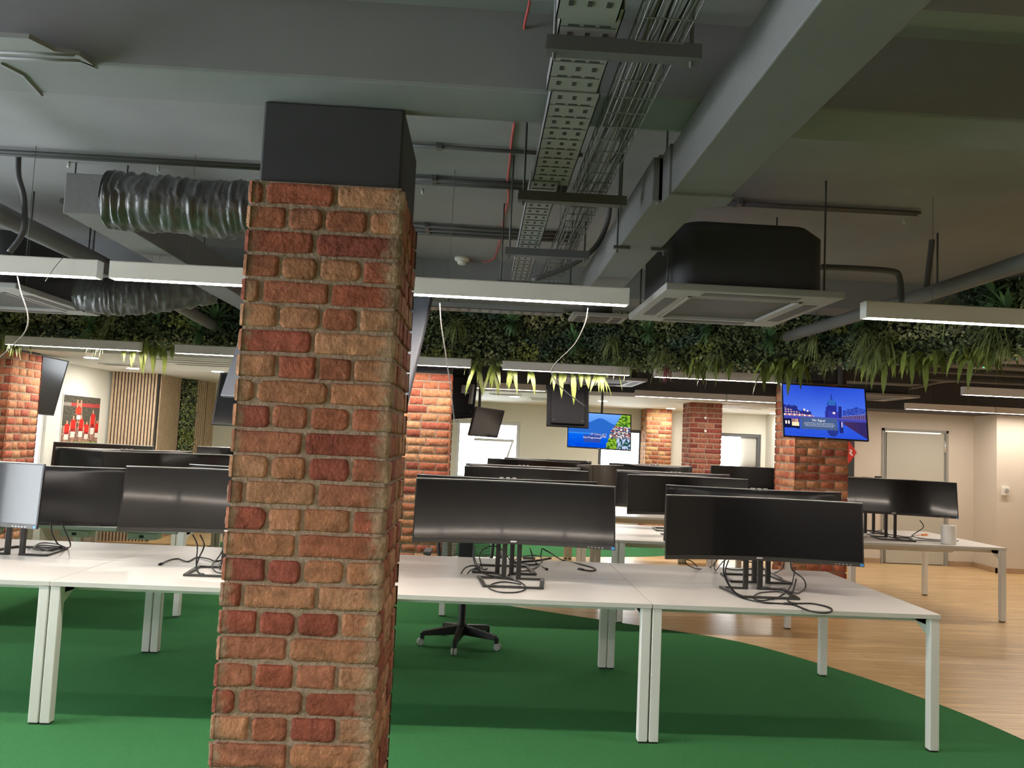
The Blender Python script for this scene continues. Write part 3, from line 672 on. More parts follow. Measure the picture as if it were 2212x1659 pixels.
pipe('black cable conduit dropping at the upper left corner', [at(40, 335, Y=4.1), at(40, 380, Y=4.1), at(52, 430, Y=4.1), at(50, 500, Y=4.1), at(20, 545, Y=4.1)], .014, 'metal_dark')
pipe('curved black hose behind the wire basket near the duct', [at(1318, 425, Y=3.9), at(1312, 480, Y=3.9), at(1285, 535, Y=3.9), at(1230, 575, Y=3.9), at(1150, 605, Y=3.9)], .013, 'metal_dark')
pipe('conduit dropping from the ceiling at right to the thick pipe', [at(2014, 462, Y=4.75), at(2013, 520, Y=4.75), at(2005, 590, Y=4.75), at(2000, 640, Y=4.75)], .018, 'metal_dark')
def conduit(label, y, x0, x1, z, r=.010, n=1, dy=.03):
    t = thing('conduit', label, 'conduit', (x0, y, z), 0, 'thin conduits fixed under the ceiling')
    for i in range(n):
        b = MB(); b.tube([(x0, y+i*dy, z), ((x0+x1)/2, y+i*dy, z-.002), (x1, y+i*dy, z)], r, 8); b.build('conduit_tube', MT['metal_dark'], t)
    k = int((x1-x0)/.9)+1
    for i in range(k): c = MB(); xx = x0+.3+i*.9; c.box(xx-.012, xx+.012, y-.02, y+(n-1)*dy+.02, z-.012, SLAB); c.build('conduit_clip', MT['metal_dark'], t); return t
conduit('conduit crossing the ceiling beside the nearest pillar, upper one', 3.62, -.55, .42, 2.935)
conduit('thick conduit crossing the ceiling beside the nearest pillar, middle pair', 4.08, -.6, .40, 2.93, .014, 2, .05)
conduit('bundle of three conduits right of the nearest pillar above the smoke detector', 5.0, -.7, .55, 2.93, .014, 3, .09)
conduit('twin conduit along the ceiling left of the nearest pillar', 4.02, -4.0, -.75, 2.93, .010, 2, .045)
conduit('conduit along the dark ceiling above the large air conditioner', 4.17, 1.05, 2.35, 2.93, .010, 2, .035)
b = MB()
t = thing('pipe_bundle', 'bundle of dark pipes running away beside the upper left duct', 'pipe', (-2.0, 4, 2.7))
for i in range(4):
    b = MB(); b.tube([(-1.98-.055*i, 4.0, 2.685), (-1.98-.055*i, 7.6, 2.685)], .017, 8); b.build('dark_pipe', MT['metal_dark'], t)
b = MB()
for y in (4.2, 5.4, 6.6): b.tube([(-1.93, y, 2.65), (-1.93, y, SLAB)], .004, 6); b.tube([(-2.2, y, 2.65), (-2.2, y, SLAB)], .004, 6); b.box(-2.22, -1.91, y-.01, y+.01, 2.656, 2.668)
b.build('support_bracket', MT['metal_dark'], t)
def strut(label, y, x0, x1, z, rods=True):
    t = thing('support_strut', label, 'strut', (x0, y, z), 0, 'cross struts under the cable trays')
    b = MB(); b.box(x0, x1, y-.02, y+.02, z-.035, z-.03); b.box(x0, x1, y-.02, y-.017, z-.03, z); b.box(x0, x1, y+.017, y+.02, z-.03, z); b.build('channel', MT['metal_dark'], t)
    for xx in (x0+.02, x1-.02): b = MB(); b.tube([(xx, y, z-.05), (xx, y, SLAB if y > 2.5 else 2.84)], .005, 6); b.build('threaded_rod', MT['metal_dark'], t)
strut('cross strut nearest the viewer under the trays', 1.77, .11, .47, 2.515)
strut('cross strut under the trays, second from the viewer', 2.86, .10, .50, 2.50)
strut('cross strut under the trays, third from the viewer', 3.72, .08, .48, 2.50)
strut('cross strut under the trays, farthest, just above the light', 4.5, .06, .5, 2.50)
def perf_tray(t, x0, x1, y0, y1, z):
    b = MB(); b.box(x0, x1, y0, y1, z, z+.003); b.box(x0, x0+.003, y0, y1, z, z+.04); b.box(x1-.003, x1, y0, y1, z, z+.04); b.build('tray_channel', MT['tray'], t)
    s = MB(); y = y0+.03; wd = x1-x0; k = 0
    while y < y1-.03:
        if k % 2 == 0:
            for i in range(3): xc = x0+wd*(.2+.3*i); s.box(xc-.0055, xc+.0055, y-.010, y+.010, z-.0012, z+.0005)
        else:
            for i in range(3): xc = x0+wd*(.24+.26*i); s.box(xc-.013, xc+.013, y-.0025, y+.0025, z-.0012, z+.0005)
            s.box(x0, x0+wd*.95, y+.006, y+.008, z-.0008, z+.0005)
        y += .042; k += 1
    s.build('tray_slots', MT['slot'], t)
t = thing('perforated_cable_tray', 'perforated grey cable tray running away left of the wire basket', 'cable tray', (.2, 2.5, 2.52))
perf_tray(t, .125, .262, -1.0, 1.70, 2.525); perf_tray(t, .136, .274, 1.66, 2.08, 2.53); perf_tray(t, .148, .282, 2.07, 2.84, 2.525); perf_tray(t, .140, .245, 2.80, 4.62, 2.52)
t = thing('perforated_cable_tray', 'perforated grey tray crossing the ceiling behind the nearest light, above the foliage', 'cable tray', (.2, 6.3, 2.62))
b = MB(); b.box(-.45, .62, 6.25, 6.42, 2.62, 2.624); b.box(-.45, .62, 6.25, 6.253, 2.62, 2.665); b.build('tray_channel', MT['tray'], t)
b = MB()
for i in range(12):
    for j in range(2): b.box(-.40+.085*i, -.37+.085*i, 6.285+.07*j, 6.30+.07*j, 2.6185, 2.6205)
b.build('tray_slots', MT['slot'], t)
b = MB(); b.tube([(-.3, 6.34, 2.62), (-.3, 6.34, 2.72)], .004, 6); b.build('hanger_rod', MT['metal_dark'], t)
t = thing('wire_basket_tray', 'wire basket cable tray full of cables between perforated tray and duct', 'cable tray', (.37, 2.5, 2.52))
bx0, bx1, bz = .315, .425, 2.515
b = MB()
for i in range(5): x = bx0+(bx1-bx0)*i/4; b.tube([(x, 1.3, bz), (x, 4.6, bz)], .002, 5)
for x in (bx0, bx1):
    for zz in (.025, .05): b.tube([(x, 1.3, bz+zz), (x, 4.6, bz+zz)], .002, 5)
y = 1.35
while y < 4.6: b.tube([(bx0, y, bz+.05), (bx0, y, bz-.003), (bx1, y, bz-.003), (bx1, y, bz+.05)], .002, 5, smooth=False); y += .1
b.build('wire_basket', MT['wire'], t)
rnd = random.Random(4)
for i in range(12):
    x = bx0+.012+(bx1-bx0-.024)*i/11; pts = []; y = 1.3
    while y < 4.65: pts.append((x+rnd.uniform(-.008, .008), y, bz+.010+rnd.uniform(0, .02))); y += .28
    cablething('data_cable', 'grey data cable lying in the wire basket tray', pts, .0032, 'greycable' if i % 3 else 'black', 'cable', 'data cables in the wire basket tray', 5, 3)
for i in range(5):
    x = .33+.045*i; cablething('data_cable', 'loose grey cable end fraying out of the near end of the basket', [(x, 1.32, bz+.02), (x+.03, 1.0, bz+.05), (x+.05*i*.4, .7, bz+.12), (x+.05, .3, bz+.14)], .003, 'greycable', 'cable', 'loose cable ends at the near end of the basket', 5, 4)
cablething('fire_alarm_cable', 'red alarm cable stub on the ceiling nearest the viewer', [at(1147, -20, Z=2.79), at(1143, 10, Z=2.79), at(1134, 50, Z=2.79), at(1129, 95, Z=2.79)], .004, 'red')
cablething('fire_alarm_cable', 'long wavy red alarm cable running to the smoke detector', [at(x, y, Z=SLAB-.006) for x, y in ((1111, 266), (1105, 305), (1101, 350), (1096, 395), (1098, 430), (1088, 470), (1083, 505), (1073, 545), (1062, 562), (1040, 566), (1015, 564))], .005, 'red')
cablething('fire_alarm_cable', 'short red cable branch curling down beside the smoke detector', [at(x, y, Z=SLAB-.006) for x, y in ((1050, 567), (1066, 570), (1071, 580), (1064, 592), (1060, 606))], .004, 'red')
def detector(label, p, s=1):
    t = thing('smoke_detector', label, 'smoke detector', p, 0, 'smoke detectors on the ceiling')
    b = MB(); b.lathe([(.055*s, 0), (.055*s, -.02*s), (.05*s, -.028*s), (.035*s, -.03*s)][::-1], p, 24); b.build('detector_base', MT['white'], t)
    b = MB(); b.lathe([(.024*s, -.055*s), (.032*s, -.05*s), (.034*s, -.028*s)], p, 24); b.build('detector_head', MT['white'], t)
detector('white smoke detector on the dark ceiling at the end of the red cable', tuple(at(998, 556, Z=SLAB)))
detector('small smoke detector at far right above the linear light', tuple(at(2140, 779, Z=2.94)), 1.0)
for i, (x, y) in enumerate(((149, 350), (343, 360), (913, 408), (1953, 473))):
    p = at(x, y, Z=SLAB); b = MB(); b.lathe([(.006, -.03), (.008, -.026), (.008, 0)], p, 10)
    tag(b.build('wire_anchor', MT['silver']), 'tiny bright metal anchor for a light wire on the dark ceiling', 'anchor', 'metal wire anchors on the ceiling')
# stepped plaster jog of the beam soffit at the upper left
q = [at(x, y, Z=2.6) for x, y in ((-160, 70), (62, 82), (118, 110), (172, 119), (212, 148))]
b = MB(); P_ = [(p.x, p.y) for p in q]+[(q[-1].x, 2.25), (q[0].x, 2.25)]; n = len(P_)
k = b.add([(x, y, 2.5985) for x, y in P_]+[(x, y, 2.612) for x, y in P_]); b.face([k+i for i in range(n)][::-1]); b.face([k+n+i for i in range(n)])
for i in range(n): b.face((k+i, k+(i+1) % n, k+n+(i+1) % n, k+n+i))
struct(b, 'trim_6', MT['slab'])
b = MB()
for (x, y, x2, y2) in ((0, 112, 160, 119), (0, 124, 172, 131)):
    p, q = at(x, y, Z=2.597), at(x2, y2, Z=2.597); b.tube([p, q], .004, 6)
p, q, r = at(0, 135, Z=2.6), at(50, 160, Z=2.6), at(90, 205, Z=2.6); b.tube([p, q, r], .006, 6)
struct(b, 'trim_7', MT['beam'])

# ================================================================== TELEVISIONS
def lin(c):
    return tuple(((q/255)/12.92 if q/255 <= .04045 else (((q/255)+.055)/1.055)**2.4) for q in c)
def mix(a, b, t): t = max(0, min(1, t)); return tuple(p*(1-t)+q*t for p, q in zip(a, b))
def paint_grid(nu, nv, Wd, Hh, fn, y=-.0015):
    b = MB()
    for j in range(nv+1):
        for i in range(nu+1): b.v.append(Vector((-Wd/2+Wd*i/nu, y, -Hh/2+Hh*j/nv)))
    for j in range(nv):
        for i in range(nu):
            k = j*(nu+1)+i; b.face((k, k+1, k+nu+2, k+nu+1), 0, lin(fn((i+.5)/nu, (j+.5)/nv)))
    return b
def nz(x, y, s=0): return mnoise.noise(Vector((x, y, s)))
def pic_dome(u, v):
    c = mix((96, 140, 250), (38, 72, 205), (v-.35)/.65); c = mix(c, (60, 105, 235), abs(u-.45)*.9)
    if v > .36:
        if v < .60-.62*max(0, u-.02)*.9 + .03*(int(u*18) % 3) and u < .37:
            c = (42, 48, 130)
            if v < .56-.5*u and int(u*60) % 2 and int(v*46) % 2: c = (235, 190, 190)
            if v < .43: c = (190, 130, 150) if int(u*50) % 3 else (255, 235, 220)
        dx = (u-.59)/.055; 
        if dx*dx+((v-.66)/.10)**2 < 1 and v > .62: c = (50, 105, 190) if abs(dx) < .75 else (36, 70, 160)
        if abs(u-.588) < .004+.006*(.86-v)/.12 and .75 < v < .86: c = (30, 50, 150)
        if abs(u-.59) < .058 and .50 < v < .64: c = (42, 48, 150)
        if abs(u-.60) < .10 and .38 < v < .52: c = (58, 60, 170)
        if abs(u-.525) < .014 and v < .60 and v > .4: c = (40, 50, 150)
        if abs(u-.69) < .02 and .4 < v < .63: c = (34, 44, 130)
        if .72 < u and v < .56+.06*nz(u*14, 3)+.05*math.sin((u-.7)*9): c = (44, 66, 170) if nz(u*40, v*40) > -.1 else (70, 100, 200)
        if u > .70 and v < .44+(u-.7)*.22: c = (70, 60, 130) if int(u*80) % 2 else (120, 95, 130)
        if u > .70 and .44+(u-.7)*.22 > v > .425+(u-.7)*.21: c = (110, 120, 210)
        if (u-.61)**2+((v-.49)*.6)**2 < .0002: c = (255, 240, 230)
        if (u-.25)**2+((v-.52)*.6)**2 < .00015 or (u-.29)**2+((v-.5)*.6)**2 < .00012: c = (255, 235, 220)
    if .33 < v <= .40: c = (84, 86, 190) if v > .37 else ((40, 40, 120) if (abs(((u-.46)/.20)) < 1 and v < .37-.03*((u-.46)/.20)**2+.0) else (70, 72, 170))
    if abs(u-.44) < .09 and .33 < v < .365: c = (220, 215, 245)
    if v <= .33:
        c = mix((42, 84, 220), (60, 100, 235), v*2+nz(u*5, v*30)*.3)
        if u < .19 and v > .16-.3*u*.2: c = (22, 24, 66)
        if .09 < u < .18 and .20 < v < .27: c = (250, 240, 190)
        if u < .08 and .23 < v < .29 and int(u*60) % 2: c = (255, 240, 220)
        if .09 < u < .18 and .27 < v < .33: c = (130, 80, 90) if int(u*90) % 2 else (235, 190, 170)
        if ((u-.585)/.07)**2+((v-.16)/.13)**2 < 1: c = (40, 56, 140)
        if abs(u-.69) < .022 and v > .10: c = (30, 44, 120)
        if u > .72 and v > .30-(u-.70)*.95: c = mix((74, 48, 92), (36, 38, 110), (u-.7)*2+nz(u*60, v*4)*.6)
        if abs(u-.70) < .010 and .22 < v < .32: c = (225, 200, 230)
    return c
def pic_lake(u, v):
    c = mix((120, 175, 250), (60, 130, 245), (1-v)*1.6)
    mt = .70+.17*math.exp(-((u-.52)/.16)**2)-.10*abs(u-.5)
    if v < mt: c = (44, 108, 205)
    if v < .42: c = mix((10, 110, 245), (0, 78, 225), (.42-v)*3); c = mix(c, (20, 120, 250), nz(u*6, v*20)*.5)
    if v < .42 and u < .45 and abs(v-.41) < .012: c = (70, 160, 250)
    d = u-(.62+(.85-v)*-.0) ; hill = .64+.34*(v-.35) if v > .35 else .60+.18*(v)
    if u > hill-.02*nz(u*30, v*30):
        q = nz(u*22, v*22, 2); c = (150, 190, 50) if q > 0 else (60, 110, 40)
        if .30 < v < .66 and u > .58: 
            q = nz(u*30, v*34, 5); c = (235, 235, 240) if q > .12 else ((50, 60, 120) if q < -.18 else (120, 110, 100))
            if nz(u*20, v*24, 9) > .38: c = (200, 60, 40)
        if v < .3 and u > .78: c = (30, 80, 70) if nz(u*40, v*10, 4) > 0 else (190, 205, 240)
    if .30 < v < .42 and .36 < u < .62 and nz(u*50, v*50, 3) > -.05-.6*(.42-v): c = (225, 215, 225) if nz(u*70, v*60, 7) > 0 else (80, 90, 130)
    return c
def tv(label, corners, th, mode, fn=None, back=False, group='wall and ceiling mounted screens', cat='television', mount=None):
    TL, TR, BR, BL = [Vector(p) for p in corners]
    c = (TL+TR+BR+BL)/4; u = ((TR-TL)+(BR-BL))/2; v = ((TL-BL)+(TR-BR))/2; Wd, Hh = u.length, v.length
    u.normalize(); v = (v-u*v.dot(u)).normalized(); n = v.cross(u)          # n points away from the viewer side
    n = u.cross(v)*-1 if u.cross(v).dot(-c) > 0 else u.cross(v)
    r = thing('television', label, cat, (0, 0, 0), 0, group)
    s = 1 if not back else -1
    # local frame: x along u, z along v, y = n (into the set, away from the viewer)
    hb = MB(); bz = .012
    if not back:
        hb.box(-Wd/2, Wd/2, .0, .022, -Hh/2, Hh/2); hb.box(-Wd*.36, Wd*.36, .022, th, -Hh*.42, Hh*.3)
        hb.build('housing', MT['shell'] if mode != 'dark' else MT['shell'], r, .003)
        fr = MB(); 
        for q in ((-Wd/2, Wd/2, -Hh/2, -Hh/2+bz), (-Wd/2, Wd/2, Hh/2-bz, Hh/2), (-Wd/2, -Wd/2+bz, -Hh/2+bz, Hh/2-bz), (Wd/2-bz, Wd/2, -Hh/2+bz, Hh/2-bz)): fr.box(q[0], q[1], -.004, 0, q[2], q[3])
        fr.build('bezel', MT['shell'], r)
        if mode == 'on':
            g = paint_grid(150, 96, Wd-2*bz-.002, Hh-2*bz-.002, fn); g.build('screen', MT['tvimg'], r)
        else:
            g = MB(); g.quad((-Wd/2+bz, -.001, -Hh/2+bz), (Wd/2-bz, -.001, -Hh/2+bz), (Wd/2-bz, -.001, Hh/2-bz), (-Wd/2+bz, -.001, Hh/2-bz)); g.build('screen', MT['tvscreen'], r)
        lg = MB(); lg.box(-.012, .012, -.006, -.004, -Hh/2+.002, -Hh/2+.008); lg.build('badge', MT['silver'], r)
    else:
        m = MT['tvback'] if mode != 'black' else MT['matte']
        hb.box(-Wd/2, Wd/2, 0, .03, -Hh/2, Hh/2); hb.box(-Wd*.40, Wd*.40, -.02, 0, -Hh*.44, Hh*.36); hb.build('housing', m, r, .008)
        g = MB(); g.quad((-Wd/2+bz, .0305, -Hh/2+bz), (-Wd/2+bz, .0305, Hh/2-bz), (Wd/2-bz, .0305, Hh/2-bz), (Wd/2-bz, .0305, -Hh/2+bz)); g.build('screen', MT['tvscreen'], r)
        sc = MB()
        for q in (-1, 1): sc.lathe([(.008, -.023), (.008, -.02)], (q*Wd*.34, 0, -Hh*.36), 10, 0, 'y')
        sc.build('screws', MT['shell'], r)
    Rm = Matrix(((u.x, n.x, v.x), (u.y, n.y, v.y), (u.z, n.z, v.z)))
    r.rotation_euler = Rm.to_euler(); r.location = c
    if mount:   # pole or arm, its own world points
        mb = MB(); mb.tube([Vector(mount[0]), Vector(mount[1])], mount[2], 10)
        inv = Rm.transposed(); mb.v = [inv @ (q-c) for q in mb.v]
        mb.build('mount_pole', MT['metal_dark'], r, local=True)
    return r, Wd, Hh
A = lambda x, y, Y: at(x, y, Y=Y)
r, Wd, Hh = tv('switched-on television showing a blue dusk river with a domed building', [A(1692, 826, 7.75), A(1874, 840, 7.75), A(1872, 952, 7.65), A(1688, 944, 7.65)], .05, 'on', pic_dome, mount=((3.6, 7.83, 1.95), (3.6, 7.83, SLAB), .02))
q = MB(); q.box(-Wd*.29, Wd*.14, -.003, -.002, -Hh*.335, -Hh*.115); q.build('message_box', emat('message_box_blue', lin((78, 102, 150)), .9), r, local=True)
text('message_heading', 'No Signal', .034, (-Wd*.08, -.0036, -Hh*.185), (PI/2, 0, 0), MT['tvtxt'], r)
for i, s in enumerate(('Currently receiving no signal or no signal has been found.', '1) Please check the power cable has been connected properly', '2) Please select the input source of another device again')):
    text('message_line', s, .0125, (-Wd*.075, -.0036, -Hh*(.222+.028*i)), (PI/2, 0, 0), MT['tvtxt'], r)
r, Wd, Hh = tv('switched-on television showing a blue lake with mountains and a village', [A(1228, 888, 10.0), A(1368, 896, 10.0), A(1359, 974, 9.9), A(1223, 965, 9.9)], .05, 'on', pic_lake, mount=((A(1300, 900, 10.05).x, 10.06, 1.8), (A(1300, 900, 10.05).x, 10.06, SLAB), .015))
q = MB(); q.box(-Wd*.24, Wd*.02, -.003, -.002, -Hh*.33, -Hh*.13); q.build('message_box', emat('message_box_violet', lin((62, 84, 175)), .9), r, local=True)
text('message_heading', 'Not Programmed', .032, (-Wd*.11, -.0036, -Hh*.225), (PI/2, 0, 0), MT['tvtxt'], r)
# dark backs and edge-on screens
tv('dark hanging television seen from its back above the lake screen', [A(1176, 828, 8.3), A(1268, 838, 8.3), A(1276, 922, 8.15), A(1187, 922, 8.15)], .05, 'black', None, True, mount=((1.02, 8.30, 2.0), (1.02, 8.30, SLAB), .016))
tv('small tilted dark screen hanging left of the window with a tilted sash', [A(1032, 879, 8.6), A(1092, 888, 9.1), A(1072, 945, 9.1), A(1010, 941, 8.6)], .04, 'off', mount=((A(1035, 890, 8.8).x, 8.85, 1.95), (A(1035, 890, 8.8).x, 8.85, SLAB), .016))
tv('large grey-backed television tilted behind the nearest pillar', [A(551, 640, 4.85), A(916, 645, 4.32), A(893, 868, 4.15), A(466, 861, 4.65)], .05, 'grey', None, True, mount=((-.75, 4.56, 2.1), (-.75, 4.56, SLAB), .02))
tv('black lower television partly hidden left of the nearest pillar', [A(478, 805, 5.3), A(600, 812, 5.3), A(585, 924, 5.2), A(455, 916, 5.2)], .05, 'off', mount=((-1.44, 5.36, 2.0), (-1.44, 5.36, SLAB), .02))
tv('dark side-mounted television tilted beside the left brick pillar', [A(70, 763, 8.62), A(152, 781, 9.2), A(112, 897, 9.2), A(42, 892, 8.62)], .05, 'off', mount=((-4.9, 8.95, 2.05), (-4.9, 8.95, 2.3), .02))
r, Wd, Hh = tv('black television with connector boxes on the right side of the orange pillar', [A(962, 800, 8.35), A(1040, 800, 9.1), A(1018, 905, 9.1), A(948, 905, 8.35)], .05, 'black', None, True, mount=((-.14, 8.72, 2.1), (-.14, 8.72, SLAB), .02))
for x0, x1, z0, z1 in ((-.02, .11, .02, .11), (.19, .24, -.10, .12)):
    q = MB(); q.box(x0, x1, -.05, -.02, z0, z1); 
    q.build('connector_box', MT['acpanel'], r, local=True)
t = thing('bracket_box', 'black bracket box with a white label above the domed building screen', 'bracket', (3.55, 7.9, 2.25))
a = at(1738, 790, Y=7.9); c = at(1802, 822, Y=7.9)
b = MB(); b.box(a.x, c.x, 7.85, 7.97, c.z, a.z+.1); b.build('box', MT['black'], t, .005)
b = MB(); p = at(1767, 806, Y=7.85); b.box(p.x, p.x+.055, 7.846, 7.85, p.z-.012, p.z+.004); b.build('label_plate', MT['silver'], t)
cablething('tv_cable', 'short white cable between bracket box and domed building screen', [A(1772, 812, 7.84), A(1778, 815, 7.8), (A(1781, 826, 7.8)), A(1781, 836, 7.78)], .003, 'palecable')

# ================================================================== DOOR, WALL ITEMS
r = bpy.data.objects.new('door_1', None); COL.objects.link(r); r.location = (6.68, 11.95, 0); tag(r, kind='structure')
b = MB(); b.box(6.24, 7.14, 11.955, 11.995, .012, 1.995); b.build('door_leaf', MT['door'], r, .003)
b = MB()
for q in ((6.16, 6.195, 0, 2.05), (7.165, 7.20, 0, 2.05)): b.box(q[0], q[1], 11.935, 12.03, q[2], q[3])
b.box(6.16, 7.20, 11.935, 12.03, 2.015, 2.05); b.build('door_frame', MT['doorframe'], r)
b = MB(); b.box(6.195, 6.235, 11.99, 12.02, 0, 2.015); b.box(6.24, 7.15, 12.0, 12.02, 0, .012); b.build('door_gap_shade', MT['black'], r)  # black strips stand in for the shade in the gaps round the leaf
b = MB(); b.tube([(7.15, 11.945, 1.72), (7.15, 11.945, 1.90)], .012, 8); b.build('hinge', MT['silver'], r)
r = bpy.data.objects.new('door_2', None); COL.objects.link(r); r.location = (5.5, 11.95, 0); tag(r, kind='structure')
b = MB(); b.box(5.28, 5.32, 11.94, 12.02, 0, 2.1); b.box(5.64, 5.73, 11.94, 12.02, 0, 2.1); b.box(5.28, 5.73, 11.94, 12.02, 2.05, 2.1); b.build('door_frame', MT['black'], r)
b = MB(); b.box(5.32, 5.64, 11.97, 11.98, .01, 2.05); b.build('glass_panel', MT['glassd'], r)
p = at(1836, 977, Y=11.9)
t = thing('alarm_sign', 'red diamond safety sign with a white arrow right of the screen pillar', 'sign', (p.x, 11.93, p.z-.14))
b = MB(); k = b.add([(p.x, 11.93, p.z-.17), (p.x+.12, 11.93, p.z), (p.x, 11.93, p.z+.17), (p.x-.12, 11.93, p.z), (p.x, 11.94, p.z-.17), (p.x+.12, 11.94, p.z), (p.x, 11.94, p.z+.17), (p.x-.12, 11.94, p.z)])
for f in ((0, 1, 2, 3), (7, 6, 5, 4), (0, 4, 5, 1), (1, 5, 6, 2), (2, 6, 7, 3), (3, 7, 4, 0)): b.face([k+i for i in f])
b.build('sign_plate', MT['redp'], t)
b = MB(); q = [(.02, .05), (.055, .02), (.03, -.0), (.06, -.04), (.045, -.055), (.0, -.01), (.025, .015), (.005, .04)]
k = b.add([(p.x+x, 11.928, p.z+z) for x, z in q]); b.face([k+i for i in range(len(q))]); b.build('white_arrow', MT['white'], t)
p = at(2171, 1061, Y=11.39)
t = thing('wall_intercom', 'small white wall unit with a dark dial on the right pier', 'wall unit', (p.x, 11.38, p.z))
b = MB(); b.box(p.x-.05, p.x+.05, 11.365, 11.4, p.z-.06, p.z+.06); b.build('plate', MT['white'], t, .004)
b = MB(); b.lathe([(.028, -.012), (.03, 0)], (p.x+.01, 11.365, p.z+.01), 16, 0, 'y'); b.build('dial', MT['acpanel'], t)
b = MB(); b.box(8.22, 8.30, 11.35, 11.74, .13, 2.0); struct(b, 'trim_5', MT['framew'])
# poster
def poster(u, v):
    c = (58, 62, 52) if nz(u*30, v*30) > 0 else (92, 84, 76)
    if v < .42: c = (150, 100, 88) if nz(u*40, v*40, 2) > .05 else ((200, 190, 175) if nz(u*40, v*44, 6) > .25 else (92, 66, 60))
    if .80 < v < .86+.02*u: c = (170, 60, 60) if u > .2 else (150, 140, 135)
    if v < .13: c = (128, 160, 70)
    for (cx, h, top) in ((.13, .52, .52), (.29, .60, .62), (.50, .62, .64), (.82, .72, .76), (.66, .50, .52), (.96, .5, .55), (.42, .45, .86)):
        t = (v-(top-h))/h; du = abs(u-cx)
        if 0 < t < 1:
            if t > .88 and (u-cx)**2*5+((t-.93)*h)**2 < .0022: c = (196, 150, 128)
            elif .50 < t <= .88 and du < .065-.05*abs(t-.72): c = (206, 34, 28) if t > .6 else (150, 26, 32)
            elif .32 < t <= .50 and du < .055: c = (225, 218, 208)
            elif t <= .32 and .012 < du < .036: c = (60, 40, 40) if t < .16 else (176, 132, 112)
            if .52 < t < .80 and .06 < du < .082: c = (190, 140, 118)
    if (u-.40)**2+((v-.72)*1.2)**2 < .006: c = (225, 60, 36)
    if abs(abs(u-.41)-.05) < .018 and .78 < v < .93: c = (200, 150, 120)
    return c
pY0, pY1 = at(137, 852, X=X0).y, at(215, 866, X=X0).y; zt = at(137, 852, X=X0).z; hgt = .66
t = thing('sports_poster', 'framed poster of red shirted players lifting one of them, on the left wall', 'poster', (X0+.012, (pY0+pY1)/2, zt-hgt/2), PI/2)
loc = t.location.copy(); t.location = (0, 0, 0)
g_ = paint_grid(110, 110, pY1-pY0, hgt, poster, 0); g_.build('print', MT['paint'], t)
b = MB(); b.box(-(pY1-pY0)/2-.01, (pY1-pY0)/2+.01, .001, .011, -hgt/2-.01, hgt/2+.01); b.build('backing_panel', MT['white'], t)
t.location = loc
# slatted oak panels and the vertical plant strip
def slats(label, p0, p1, n_in, z1=2.3, pitch=.043):
    p0, p1 = Vector((*p0, 0)), Vector((*p1, 0)); d = (p1-p0); L = d.length; d.normalize(); nn = Vector(n_in)
    t = thing('slatted_panel', label, 'wall panel', (p0+p1)/2)
    b = MB(); b.slab([p0+nn*.002, p1+nn*.002, p1+nn*.002+Vector((0, 0, z1)), p0+nn*.002+Vector((0, 0, z1))], nn*.01); b.build('felt_backing', MT['felt'], t)
    s = MB(); k = int(L/pitch)
    for i in range(k):
        a = p0+d*(i*pitch+.008); c = a+d*(pitch*.62)
        s.slab([a+nn*.0125, c+nn*.0125, c+nn*.0125+Vector((0, 0, z1)), a+nn*.0125+Vector((0, 0, z1))], nn*.014)
    s.build('oak_slats', MT['slat'], t)
slats('wide oak slatted panel facing the room behind the left monitors', (X0+.03, 11.09), (-4.47, 11.15), (.1, -.995, 0))
slats('narrow oak slatted return left of the plant strip', (-4.465, 11.17), (-4.475, 11.98), (1, 0, 0))
slats('oak slatted strip right of the plant strip', (-4.30, 12.14), (-4.255, 12.46), (.95, -.3, 0), pitch=.06)
slats('last oak slatted strip before the cream wall', (-4.262, 12.46), (-4.25, 12.84), (1, 0, 0))
# downlights and vents in the white ceiling
for i, (x, y) in enumerate(((197, 772), (287, 795), (470, 802), (1112, 856), (1302, 866), (1449, 882), (1672, 893))):
    p = at(x, y, Z=2.297); t = thing('downlight', 'round recessed downlight in the white ceiling, '+['directly above the sports poster', 'above the oak slatted panel', 'just left of the nearest pillar', 'above the tilted sash window', 'above the lake screen', 'left of the dark red pillar top', 'just left of the domed building screen'][i], 'downlight', (p.x, p.y, 2.296), 0, 'round downlights in the white ceiling')
    b = MB(); b.lathe([(.085, 2.292), (.085, 2.299)], (p.x, p.y, 0), 24); b.build('trim_ring', MT['white'], t)
    b = MB(); b.lathe([(.07, 2.290), (.07, 2.2915)], (p.x, p.y, 0), 24); b.build('lens', MT['down'], t)
for (x, y, wx, wy, lb) in ((262, 787, .5, .12, 'slatted vent in the white ceiling at left'), (1092, 852, .5, .06, 'dark slot vent in the white ceiling above the tilted sash window'), (1175, 862, .5, .5, 'square vent in the white ceiling beside the small hanging screen'), (1610, 878, .9, .9, 'square cassette in the white ceiling above the third window'), (440, 783, 1.0, .8, 'large flush cassette in the white ceiling left of the nearest pillar')):
    p = at(x, y, Z=2.297); t = thing('ceiling_vent', lb, 'vent', (p.x, p.y, 2.285))
    b = MB(); b.box(p.x-wx/2, p.x+wx/2, p.y-wy/2, p.y+wy/2, 2.285, 2.2985); b.build('vent_plate', MT['ceilw'], t, .003)
    b = MB(); k = 3
    for i in range(k): yy = p.y-wy*.35+wy*.7*i/(k-1); b.box(p.x-wx*.4, p.x+wx*.4, yy-wy*.04, yy+wy*.04, 2.283, 2.2851)
    b.build('vent_slots', MT['acdark'], t)
for i, (x, y) in enumerate(((1524, 903), (1524, 931))):
    p = at(x, y, Y=11.77); b = MB(); b.lathe([(.018, -.02), (.022, 0)], (p.x, 11.785, p.z), 14, 0, 'y')
    tag(b.build('cable_outlet', MT['white']), 'small white round outlet on the dark red pillar, %s one' % ('upper' if i == 0 else 'lower'), 'outlet')
